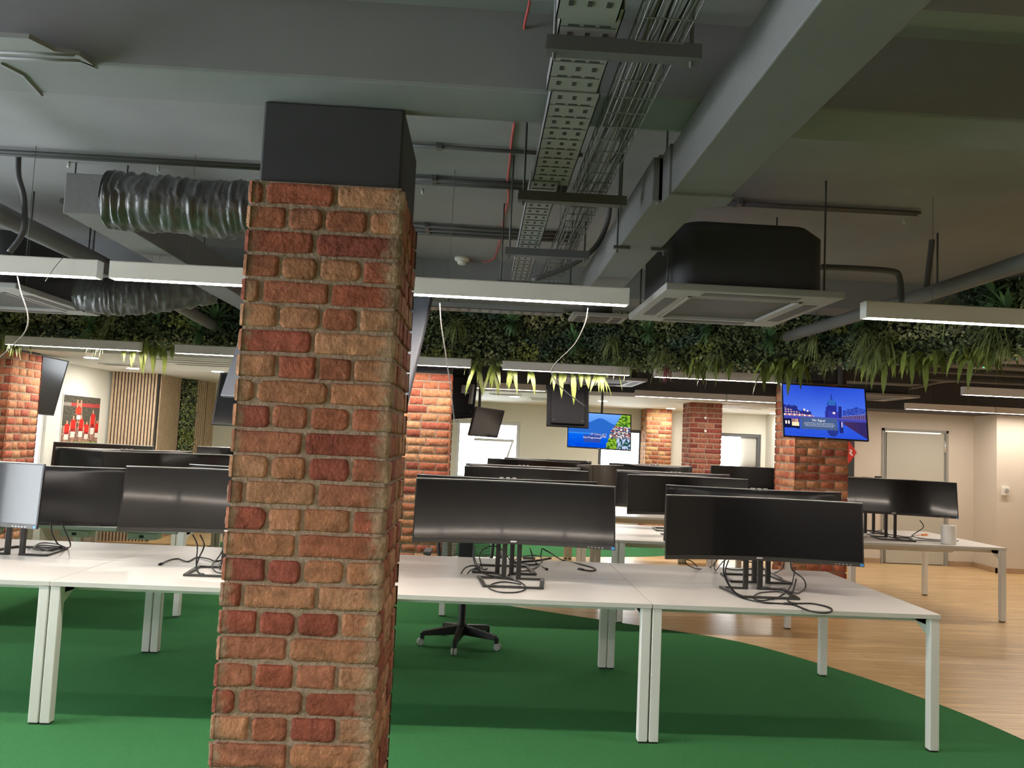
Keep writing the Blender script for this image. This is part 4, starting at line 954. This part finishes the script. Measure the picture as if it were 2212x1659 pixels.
# devices under the ceiling at far right
p = at(2072, 772, Z=2.9); b = MB(); b.box(p.x-.09, p.x+.09, p.y-.06, p.y+.06, 2.85, 2.95)
tag(b.build('access_point', MT['white'], None, .01), 'rounded white box under the dark ceiling at upper right beside the ferns', 'device')
p = at(2118, 793, Z=2.85); t = thing('emergency_unit', 'flat white unit with a green light under the ceiling at far right', 'device', (p.x, p.y, 2.83))
b = MB(); b.box(p.x-.18, p.x+.10, p.y-.1, p.y+.1, 2.83, 2.86); b.box(p.x-.01, p.x+.01, p.y-.01, p.y+.01, 2.86, SLAB); b.build('body', MT['acpanel'], t, .005)
b = MB(); b.lathe([(.012, -.01), (.012, 0)], (p.x-.02, p.y-.1, 2.84), 10, 0, 'y'); b.build('indicator', MT['led'], t)
for i in range(3):
    y = 8.9+i*.45; pipe('thin dark pipe crossing the ceiling at far right, behind the ferns', [(4.0, y, 2.72-.05*i), (6.2, y+.05, 2.72-.05*i), (8.4, y, 2.72-.05*i)], .025, 'metal_dark')
pipe('sagging grey cable loom at far right above the linear lights', [(4.9, 9.9, 2.45), (5.5, 10.0, 2.5), (6.0, 10.0, 2.62), (6.8, 10.1, 2.66)], .02, 'duct')
b = MB(); b.box(3.9, 4.9, 8.6, 8.9, 2.42, 2.72); tag(b.build('black_duct_box', MT['black'], None, .01), 'black duct box hanging right of the bracket box', 'duct')
o = bpy.data.objects[-1] if False else None

# ================================================================== FOLIAGE
GREEN = [(.08, .11, .05), (.12, .165, .06), (.15, .20, .08), (.08, .14, .09), (.36, .36, .19), (.28, .32, .08)]
rf = random.Random(21)
def leafquad(b, p, d, s, wdt, col, nrm):
    d = d.normalized(); sd = d.cross(nrm)
    if sd.length < 1e-3: sd = Vector((1, 0, 0))
    sd.normalize(); m = p+d*s*.5+nrm*s*.08; k = b.add((p, m+sd*wdt, p+d*s, m-sd*wdt)); b.face((k, k+1, k+2, k+3), 0, col)
def strip_path():
    return smooth_path([(-5.0, 8.06, 0), (-3.6, 8.06, 0), (-2.3, 8.08, 0), (-1, 8.08, 0), (.3, 8.10, 0), (1.25, 8.06, 0), (2.15, 7.68, 0), (3.0, 7.02, 0), (3.60, 6.3, 0), (3.88, 5.75, 0), (3.98, 5.2, 0), (4.0, 4.2, 0)], 6)
SP = strip_path()
SL = [0]
for a, c in zip(SP[:-1], SP[1:]): SL.append(SL[-1]+(c-a).length)
def on(s):
    s = max(0, min(SL[-1]-1e-3, s)); i = 0
    while SL[i+1] < s: i += 1
    t = (s-SL[i])/(SL[i+1]-SL[i]); d = (SP[i+1]-SP[i]).normalized(); return SP[i].lerp(SP[i+1], t), d, Vector((d.y, -d.x, 0))
ZB_, ZT_ = 2.40, 2.94
root = thing('hanging_plant_wall', 'long curved strip of artificial foliage hanging from the dark ceiling across the room', 'plants', (0, 8.4, ZB_))
b = MB()
for i in range(len(SP)-1):
    a, c = SP[i], SP[i+1]; d = (c-a).normalized(); nn = Vector((-d.y, d.x, 0))*.06
    b.slab([a+Vector((0, 0, ZB_+.02)), c+Vector((0, 0, ZB_+.02)), c+Vector((0, 0, SLAB+.01)), a+Vector((0, 0, SLAB+.01))], nn)
b.build('backing_board', MT['backing'], root)
b = MB()
def leafcloud(b, n, posf):
    for _ in range(n):
        p, nn, cl = posf(); d = (nn*rf.uniform(.1, .9)+Vector((rf.uniform(-1, 1), rf.uniform(-1, 1), rf.uniform(-1, .8)))).normalized()
        s = rf.uniform(.025, .05); v = rf.uniform(.7, 1.5); leafquad(b, p, d, s, s*rf.uniform(.2, .36), tuple(q*v for q in cl), nn)
def posf():
    s = rf.uniform(0, SL[-1]); z = rf.uniform(ZB_-.01, ZT_); p, d, nn = on(s)
    q = nz(s*1.7, z*3.2, 4); q2 = nz(s*2.3+9, z*4, 8)
    cl = GREEN[4] if q > .28 else (GREEN[5] if q2 > .33 else (GREEN[3] if q < -.25 else rf.choice(GREEN[:3])))
    bul = .02+.05*nz(s*3, z*5, 1); return p+nn*(rf.uniform(-.01, .06)+bul)+Vector((0, 0, z)), nn, cl
leafcloud(b, 21000, posf)
def pos2():
    s = rf.uniform(0, SL[-1]); p, d, nn = on(s); return p+nn*rf.uniform(-.05, .12)+Vector((0, 0, ZB_+rf.uniform(-.045, .03))), Vector((nn.x, nn.y, -.6)).normalized(), rf.choice(GREEN[1:5])
leafcloud(b, 4500, pos2)
o = b.build('foliage', MT['leaf'], root); o['kind'] = 'stuff'
def blade(b, p, d, L, wd, col, droop=.5, n=5):
    d = d.normalized(); side = d.cross(Vector((0, 0, 1))); side = side.normalized() if side.length > .01 else Vector((1, 0, 0))
    pts = []; q = p.copy(); dd = d.copy()
    for i in range(n+1):
        w_ = wd*math.sin(PI*min(.98, (i/n)*.85+.15))*(1 if i < n else .1); pts.append((q-side*w_, q+side*w_)); q = q+dd*L/n; dd = (dd+Vector((0, 0, -droop/n*1.6))).normalized()
    k = len(b.v)
    for a, c in pts: b.v += [a, c]
    for i in range(n): b.face((k+2*i, k+2*i+1, k+2*i+3, k+2*i+2), 0, col, True)
def mk_tuft(kind, seed):
    r_ = random.Random(seed); b = MB()
    if kind == 'grass':
        for _ in range(42):
            g = r_.uniform(.8, 1.3); blade(b, Vector((r_.uniform(-.02, .02), 0, r_.uniform(-.01, .02))), Vector((r_.uniform(-.55, .55), -r_.uniform(.3, .9), r_.uniform(-.6, .5))), r_.uniform(.16, .27), .0035, (.30*g, .36*g, .14*g), 1.3)
    elif kind == 'fern':
        for _ in range(15):
            g = r_.uniform(.5, 1.5); blade(b, Vector((r_.uniform(-.15, .15), r_.uniform(-.04, .02), r_.uniform(-.02, .05))), Vector((r_.uniform(-.7, .7), -r_.uniform(.1, .9), -r_.uniform(.1, 1))), r_.uniform(.08, .27), r_.uniform(.011, .021), (.25*g, .31*g, .07*g), 1.2)
    elif kind == 'spiky':
        for i in range(18):
            g = r_.uniform(.8, 1.3); a = 2*PI*i/18; blade(b, Vector((0, 0, 0)), Vector((math.cos(a), -r_.uniform(.4, 1.2), math.sin(a))), r_.uniform(.12, .17), .012, (.13*g, .25*g, .11*g), .3)
    else:
        for _ in range(30): blade(b, Vector((r_.uniform(-.02, .02), 0, 0)), Vector((r_.uniform(-.5, .5), -r_.uniform(.1, .5), -1)), r_.uniform(.12, .19), .003, (.36, .10, .12), .8)
    return b
proto = {}
def tuft(kind, s, z, sc=1, flat=1):
    p, d, nn = on(s); names = {'grass': 'grass_tuft', 'fern': 'fern', 'spiky': 'spiky_plant', 'pink': 'pink_tuft'}; v = rf.randrange(3); key = (kind, v)
    if key not in proto:
        bb = mk_tuft(kind, 50+v*7); hold = bpy.data.objects.new('tmp', None); o = bb.build(names[kind], MT['leaf'], hold); o.parent = None; bpy.data.objects.remove(hold); proto[key] = o
    else: o = proto[key].copy(); COL.objects.link(o)
    o.parent = root; w_ = p+nn*.08*flat+Vector((0, 0, z)); o.location = w_-root.location
    o.rotation_euler = (0, 0, math.atan2(nn.y, nn.x)+PI/2+rf.uniform(-.3, .3)); o.scale = (sc, sc*flat, sc)
def s_of(x, y=780, z=2.42):     # arc length whose point projects at image column x
    best, bs = 1e9, 0
    for i in range(0, 500):
        s = SL[-1]*i/500; p, d, nn = on(s); v_ = Vector((p.x, p.y, z-EYE)); w_ = v_.dot(_F)
        px = IW/2+FPX*v_.dot(_R)/w_
        if abs(px-x) < best: best, bs = abs(px-x), s
    return bs
for x in (25, 310, 335, 360, 700, 760): tuft('fern', s_of(x), 2.40, 1.3, .35)
for x, z in ((45, 2.42), (230, 2.44), (120, 2.75), (250, 2.62)): tuft('grass', s_of(x), z, 1.1)
for x, z in ((345, 2.82), (470, 2.68), (200, 2.55), (435, 2.55)): tuft('spiky', s_of(x), z, 1.5)
for x in (1015,): tuft('grass', s_of(x), 2.44, .95, .3)
for x in (1340, 1365, 1800, 2183, 2200): tuft('grass', s_of(x), 2.44, .95)
for x in (1070, 1108, 1235, 1285): tuft('fern', s_of(x), 2.36, 1.5, .3)
for x in (1510, 1530, 1560, 1680, 1700, 1720, 1735, 1930, 1990, 2010, 2035, 2130, 2150): tuft('fern', s_of(x), 2.41+rf.uniform(-.01, .03), rf.uniform(1.1, 1.35) if x > 1600 else rf.uniform(.9, 1.15))
for x, z in ((1440, 2.52), (1325, 2.64), (1560, 2.48), (1770, 2.62), (1885, 2.50), (1910, 2.46), (2060, 2.8), (980, 2.74), (2170, 2.58), (1890, 2.62), (1925, 2.56)): tuft('grass', s_of(x), z, 1.4)
for x, z in ((1105, 2.80), (1235, 2.64), (1530, 2.78), (1665, 2.66), (1870, 2.8), (2160, 2.85), (2190, 2.72), (1400, 2.75)): tuft('spiky', s_of(x), z, 1.35)
tuft('pink', s_of(1447), 2.40, 1); tuft('pink', s_of(1145), 2.42, .7)
# vertical plant strip on the left wall
t = thing('plant_strip', 'vertical strip of artificial plants between the oak slatted panels', 'plants', (-4.40, 12.06, 0))
b = MB(); a0, a1 = Vector((-4.47, 11.99, 0)), Vector((-4.31, 12.14, 0)); nn = Vector((.6, -.8, 0))
b.slab([a0+nn*.01, a1+nn*.01, a1+nn*.01+Vector((0, 0, 2.29)), a0+nn*.01+Vector((0, 0, 2.29))], nn*.02); b.build('backing_board', MT['backing'], t)
b = MB()
def pos3():
    z = rf.uniform(.02, 2.28); q = nz(z*2.2, 3.3, 5); return a0.lerp(a1, rf.uniform(0, 1))+nn*rf.uniform(.02, .08)+Vector((0, 0, z)), nn, ((.16, .20, .05) if 1.35 < z < 1.75 and q > -.2 else rf.choice(GREEN))
leafcloud(b, 2600, pos3); o = b.build('foliage', MT['leaf'], t); o['kind'] = 'stuff'

# ================================================================== CHAIR
def chair():
    c = Vector((-.067, 6.27, 0)); t = thing('office_chair', 'black swivel office chair standing behind the front desk row on the green carpet', 'chair', tuple(c))
    zf = .003
    for i in range(5):
        a = math.radians(-98+72*i); d = Vector((math.cos(a), math.sin(a), 0)); sd = Vector((-d.y, d.x, 0))
        b = MB(); p0, p1 = c+d*.02, c+d*.30
        b.hexa([p0-sd*.032+Vector((0, 0, .085)), p1-sd*.018+Vector((0, 0, .075)), p1+sd*.018+Vector((0, 0, .075)), p0+sd*.032+Vector((0, 0, .085)), p0-sd*.028+Vector((0, 0, .155)), p1-sd*.015+Vector((0, 0, .11)), p1+sd*.015+Vector((0, 0, .11)), p0+sd*.028+Vector((0, 0, .155))])
        b.box(p1.x-.016, p1.x+.016, p1.y-.016, p1.y+.016, .05, .10); lo = b.build('base_arm', MT['pchair'], t, .004)
        w = MB(); wc_ = p1+d*.012
        for s in (-1, 1): w.lathe([(.022, -.008), (.026, -.006), (.026, .006), (.022, .008)], (0, 0, 0), 18, 0 if True else 0, 'x')
        # two wheels per castor
        h = len(w.v)//2
        for j, s in enumerate((-1, 1)):
            for q in range(h):
                v = w.v[j*h+q]; v = Vector((v.x+s*.013, v.y, v.z)); w.v[j*h+q] = wc_+sd*v.x+d*v.y+Vector((0, 0, v.z+.026+zf))
        w.build('castor', MT['castor'], lo)
    b = MB(); b.lathe([(.04, .08), (.042, .16), (.028, .17), (.028, .30), (.022, .31), (.022, .40)], (c.x, c.y, 0), 20); b.build('gas_column', MT['pchair'], t)
    b = MB(); b.box(c.x-.25, c.x+.25, c.y-.23, c.y+.24, .42, .50); b.build('seat', MT['mesh'], t, .03)
    b = MB(); b.box(c.x-.09, c.x+.09, c.y-.1, c.y+.1, .385, .42); b.build('seat_mechanism', MT['pchair'], t, .01)
    # backrest towards +y, mesh in a frame
    fr = smooth_path([(c.x-.10, c.y+.27, .50), (c.x-.21, c.y+.29, .62), (c.x-.21, c.y+.34, .90), (c.x-.12, c.y+.37, .98), (c.x+.12, c.y+.37, .98), (c.x+.21, c.y+.34, .90), (c.x+.21, c.y+.29, .62), (c.x+.10, c.y+.27, .50), (c.x-.10, c.y+.27, .50)], 5)
    b = MB(); b.tube(fr, .014, 8); b.build('backrest_frame', MT['pchair'], t)
    b = MB()
    for i in range(40):
        z = .53+.44*i/39; hw = .20 if z > .6 else .12+.08*(z-.53)/.07; y = c.y+.275+.09*(z-.5)/.45
        b.box(c.x-hw, c.x+hw, y, y+.004, z, z+.006)
    b.build('backrest_mesh', MT['mesh'], t)
    b = MB(); b.box(c.x-.06, c.x+.06, c.y+.285, c.y+.33, .45, .93); b.build('spine', MT['pchair'], t, .01)
    for s in (-1, 1):
        x = c.x+s*.285
        P = smooth_path([(x, c.y+.05, .44), (x, c.y+.09, .60), (x, c.y+.02, .70), (x, c.y-.12, .705)], 5)
        b = MB(); b.tube(P, .018, 8); b.box(x-.03, x+.03, c.y-.18, c.y+.06, .70, .725); b.box(min(x, c.x+s*.2), max(x, c.x+s*.2), c.y+.02, c.y+.08, .42, .45); b.build('armrest', MT['acdark'], t, .006)
    return t
chair()

# ================================================================== DESK CLUTTER
ZD = .7405
D = lambda x, y, z=.0045: at(x, y, Z=ZD+z)
def H(x, y, Y): return at(x, y, Y=Y)
gc = 'monitor cables lying on the front desks'
def plug(parent_label, p, d, m='cable'):
    b = MB(); d = Vector(d).normalized(); b.tube([p, p+d*.02, p+d*.045], [.005, .009, .010], 10); return b
def cab(lb, pts, r=.0028, end=None, m='cable', name='monitor_cable'):
    t = thing(name, lb, 'cable', tuple(pts[0]), 0, gc)
    r *= 1.45; b = MB(); P = smooth_path(pts, 7); b.tube(P, r, 6); b.build('lead', MT[m], t)
    if end:
        d = (P[-1]-P[-2]).normalized(); q = MB(); q.tube([P[-1], P[-1]+d*.012, P[-1]+d*.05], [.0045, .008, .0085], 10); q.build('plug', MT['cable'], t)
        if end == 2: s = MB(); s.tube([P[-1]+d*.05, P[-1]+d*.062], .006, 8); s.build('plug_tip', MT['silver'], t)
# cluster under the warm-glow monitor
cab('black cable looping in a wide oval at the desk front below the glowing monitor', [H(1027, 1180, 4.86), H(1025, 1205, 4.85), H(1040, 1235, 4.85), D(1075, 1248), D(1120, 1256), D(1136, 1270), D(1118, 1279), D(1080, 1279), D(1056, 1270), D(1065, 1261), D(1090, 1257), D(1125, 1262)])
cab('black cable dropping left of the glowing monitor stand onto its base', [H(1024, 1178, 4.9), H(1022, 1200, 4.9), H(1030, 1228, 4.88), D(1052, 1241, .014), D(1085, 1247, .014), D(1110, 1252)])
cab('black cable arching over to the left with a bent end beside the glowing monitor', [D(996, 1239), H(1006, 1226, 5.0), H(1025, 1222, 5.02), D(1045, 1230), D(1053, 1228, .01)], .003)
cab('second short black cable arching left of the glowing monitor', [D(1010, 1239), H(1018, 1231, 5.0), H(1030, 1229, 5.0), D(1045, 1236), D(1075, 1240), D(1100, 1249)], .003)
cab('black cable hanging in a high arc behind the glowing monitor stand', [D(1042, 1226, .012), H(1036, 1200, 5.05), H(1050, 1183, 5.05), H(1075, 1181, 5.05), H(1092, 1197, 5.05), H(1104, 1215, 5.05), H(1105, 1230, 5.0), D(1097, 1244)], .0025)
cab('black power lead with a plug end stretching right from the glowing monitor', [H(1172, 1185, 5.25), H(1190, 1195, 5.3), D(1215, 1210), D(1255, 1219), D(1280, 1226), D(1287, 1231), D(1275, 1233), D(1262, 1231)], .0035, 2)
cab('black cable coil right of the glowing monitor stand', [H(1171, 1184, 5.2), H(1168, 1202, 5.2), D(1172, 1212, .006), D(1160, 1220, .006), D(1130, 1222), D(1110, 1216), D(1120, 1205, .02), D(1150, 1199, .02), D(1168, 1202, .015)], .0025)
cab('black cable crossing behind the glowing monitor stand to its right', [H(1145, 1185, 5.15), H(1150, 1200, 5.15), D(1160, 1218), D(1178, 1228)], .003, 1)
cab('flattened black cable running under the coil right of the stand', [D(1098, 1244), D(1115, 1235), D(1140, 1232), D(1158, 1226), D(1164, 1218), D(1140, 1219), D(1108, 1212, .01), D(1100, 1214)], .0028)
cab('thick black connector cable lying behind the glowing monitor', [D(1112, 1216), D(1135, 1213), D(1160, 1211), D(1182, 1207)], .0055, 1)
b = MB(); p = D(1147, 1207); b.box(p.x-.06, p.x+.03, p.y-.01, p.y+.03, ZD, ZD+.016); tag(b.build('cable_tag', MT['palecable'], None, .004), 'small cream tag lying among cables behind the glowing monitor', 'tag')
# cluster under the black-screen monitor
cab('black cable dropping from the black-screened monitor and sweeping right to a connector', [H(1565, 1210, 4.88), H(1563, 1235, 4.87), H(1573, 1262, 4.8), D(1597, 1289), D(1640, 1300), D(1690, 1304)], .0032, 1)
cab('second black cable dropping left of the black-screened monitor stand', [H(1574, 1210, 4.86), H(1567, 1235, 4.86), H(1577, 1266, 4.78), D(1605, 1291), D(1650, 1302), D(1680, 1303)], .0028)
cab('black power lead in a long loop at the desk edge below the black-screened monitor', [H(1720, 1250, 4.72), H(1712, 1280, 4.7), D(1702, 1296), D(1715, 1303), D(1755, 1304), D(1790, 1312), D(1797, 1320), D(1780, 1324), D(1750, 1320), D(1722, 1309)], .0035, 2)
cab('black cable ballooning right from the black-screened monitor to its base', [H(1708, 1215, 4.88), H(1712, 1232, 4.86), H(1735, 1250, 4.8), D(1740, 1268, .01), D(1725, 1281), D(1705, 1278, .014), D(1660, 1270), D(1640, 1266)], .003)
cab('black cable looping flat inside the base of the black-screened monitor', [H(1718, 1225, 4.8), H(1710, 1262, 4.72), D(1690, 1286, .013), D(1650, 1297), D(1628, 1292), D(1640, 1281), D(1680, 1278), D(1692, 1283, .013), D(1670, 1295)], .0025)
cab('black cable loop floating left behind the black-screened monitor', [D(1506, 1224), H(1493, 1212, 5.3), H(1480, 1210, 5.3), H(1488, 1222, 5.3), D(1510, 1229), D(1535, 1225), H(1550, 1208, 5.25)], .0025)
cab('black cable crossing behind the black-screened monitor from its upper left', [H(1552, 1205, 5.2), H(1543, 1220, 5.2), D(1546, 1232), H(1560, 1215, 5.2), H(1573, 1205, 5.2)], .0025)
cab('thin cable drooping right behind the black-screened monitor stand', [H(1694, 1212, 5.35), H(1690, 1228, 5.35), D(1675, 1237), D(1660, 1238), H(1640, 1220, 5.3), H(1600, 1210, 5.3)], .0025)
cab('cable lying across between the two bases at the right end desk', [D(1567, 1227), D(1590, 1231), D(1640, 1228), D(1670, 1240, .012), D(1690, 1250)], .0028)
# left clusters
cab('black cable coil lying below the back of the left turned-away monitor', [H(111, 1128, 5.16), H(112, 1150, 5.16), H(125, 1175, 5.2), D(140, 1183, .014), D(110, 1190, .014), D(75, 1183, .014), D(90, 1173, .02), D(125, 1176, .02), D(143, 1184, .01)], .003)
cab('second black cable hanging below the back of the left turned-away monitor', [H(133, 1128, 5.16), H(142, 1150, 5.16), H(152, 1175, 5.2), D(146, 1183, .012), D(120, 1180, .02), D(85, 1178, .02), D(72, 1186, .014), D(100, 1189, .014), D(140, 1185, .014)], .003)
cab('thin pale-ended cable curling left of the left cable coil', [D(60, 1188), D(72, 1182), D(92, 1184, .014), D(108, 1186, .014)], .002, 1, 'greycable')
cab('black cable hanging from the monitor with the orange reflection into its base', [H(416, 1155, 4.9), H(426, 1178, 4.88), H(424, 1215, 4.8), D(428, 1236, .014), D(440, 1240, .014)], .003)
cab('second black cable hanging from the monitor with the orange reflection', [H(432, 1155, 4.9), H(441, 1178, 4.9), H(430, 1205, 4.85), H(423, 1228, 4.78), D(430, 1238, .014)], .003)
cab('black cable snaking left over the desk below the orange-reflection monitor', [D(490, 1207), D(465, 1212), H(450, 1207, 5.2), D(425, 1204), D(405, 1213), D(385, 1207), D(365, 1210), D(350, 1217)], .003, 1)
cab('tangle of black cable at the base edge beside the nearest pillar', [H(490, 1165, 4.95), H(480, 1190, 4.95), D(470, 1206, .014), D(458, 1222, .014), D(470, 1237, .014), D(500, 1236, .014), D(475, 1228, .014), D(478, 1215, .014), D(510, 1205, .014)], .003)
# right desk clutter
for i, (pts, lb) in enumerate((([D(1873, 1155), D(1900, 1152), D(1925, 1160), D(1950, 1166), D(1990, 1167), D(2040, 1170), D(2070, 1168)], 'black cable lying along the lone right-hand desk toward the paper roll'),
        ([H(1987, 1124, 8.3), H(1995, 1138, 8.3), H(1980, 1150, 8.3), D(1970, 1158), D(1990, 1163), D(2020, 1166), D(2060, 1169)], 'black cable hanging from the yellow-glint monitor'),
        ([D(1880, 1150), D(1905, 1145), D(1900, 1153), D(1925, 1155), D(1960, 1160), D(1975, 1157)], 'black cable looping left of the stand on the lone right-hand desk'))):
    cablething('monitor_cable', lb, pts, .005, 'cable', 'cable', 'cables on the lone right-hand desk')
p = D(2058, 1176); t = thing('paper_roll', 'white paper roll standing on the lone right-hand desk', 'paper roll', (p.x, p.y, ZD))
hh = at(2058, 1136, Y=p.y).z-ZD; rr = .072
b = MB(); b.lathe([(rr, ZD), (rr, ZD+hh)], (p.x, p.y+rr, 0), 28); b.build('paper', MT['paper'], t, .003)
b = MB(); b.lathe([(.02, ZD+hh), (.02, ZD+hh+.001)], (p.x, p.y+rr, 0), 16); b.build('core_hole', MT['acpanel'], t)
p = D(1978, 1157); t = thing('screwdriver', 'screwdriver with an orange and red handle on the lone right-hand desk', 'screwdriver', tuple(p))
q = p+Vector((.085, .03, .008)); e = p+Vector((.17, .06, .012))
b = MB(); b.tube([p+Vector((0, 0, .004)), q], .003, 8); b.build('blade', MT['redp'], t)
b = MB(); b.tube([q, q+(e-q)*.15, q+(e-q)*.3, q+(e-q)*.6, e], [.008, .012, .008, .013, .010], 12); b.build('handle', MT['orange'], t)
for i, (x, y) in enumerate(((176, 1163), (243, 1166))):
    p = at(x, y, Y=8.2); b = MB(); b.box(p.x-.12, p.x+.12, 8.1, 8.2, p.z-.02, p.z+.02)
for x0 in (-3.75, -3.15):
    t = thing('power_box', 'white power box under the left second-row desk, %s one' % ('left' if x0 < -3.5 else 'right'), 'power box', (x0+.12, 7.5, .55), 0, 'power boxes under the left second-row desk')
    b = MB(); b.box(x0, x0+.26, 7.42, 7.56, .545, .60); b.build('casing', MT['leg'], t, .004)
    b = MB(); b.box(x0+.11, x0+.15, 7.417, 7.421, .56, .585); b.build('socket', MT['black'], t)
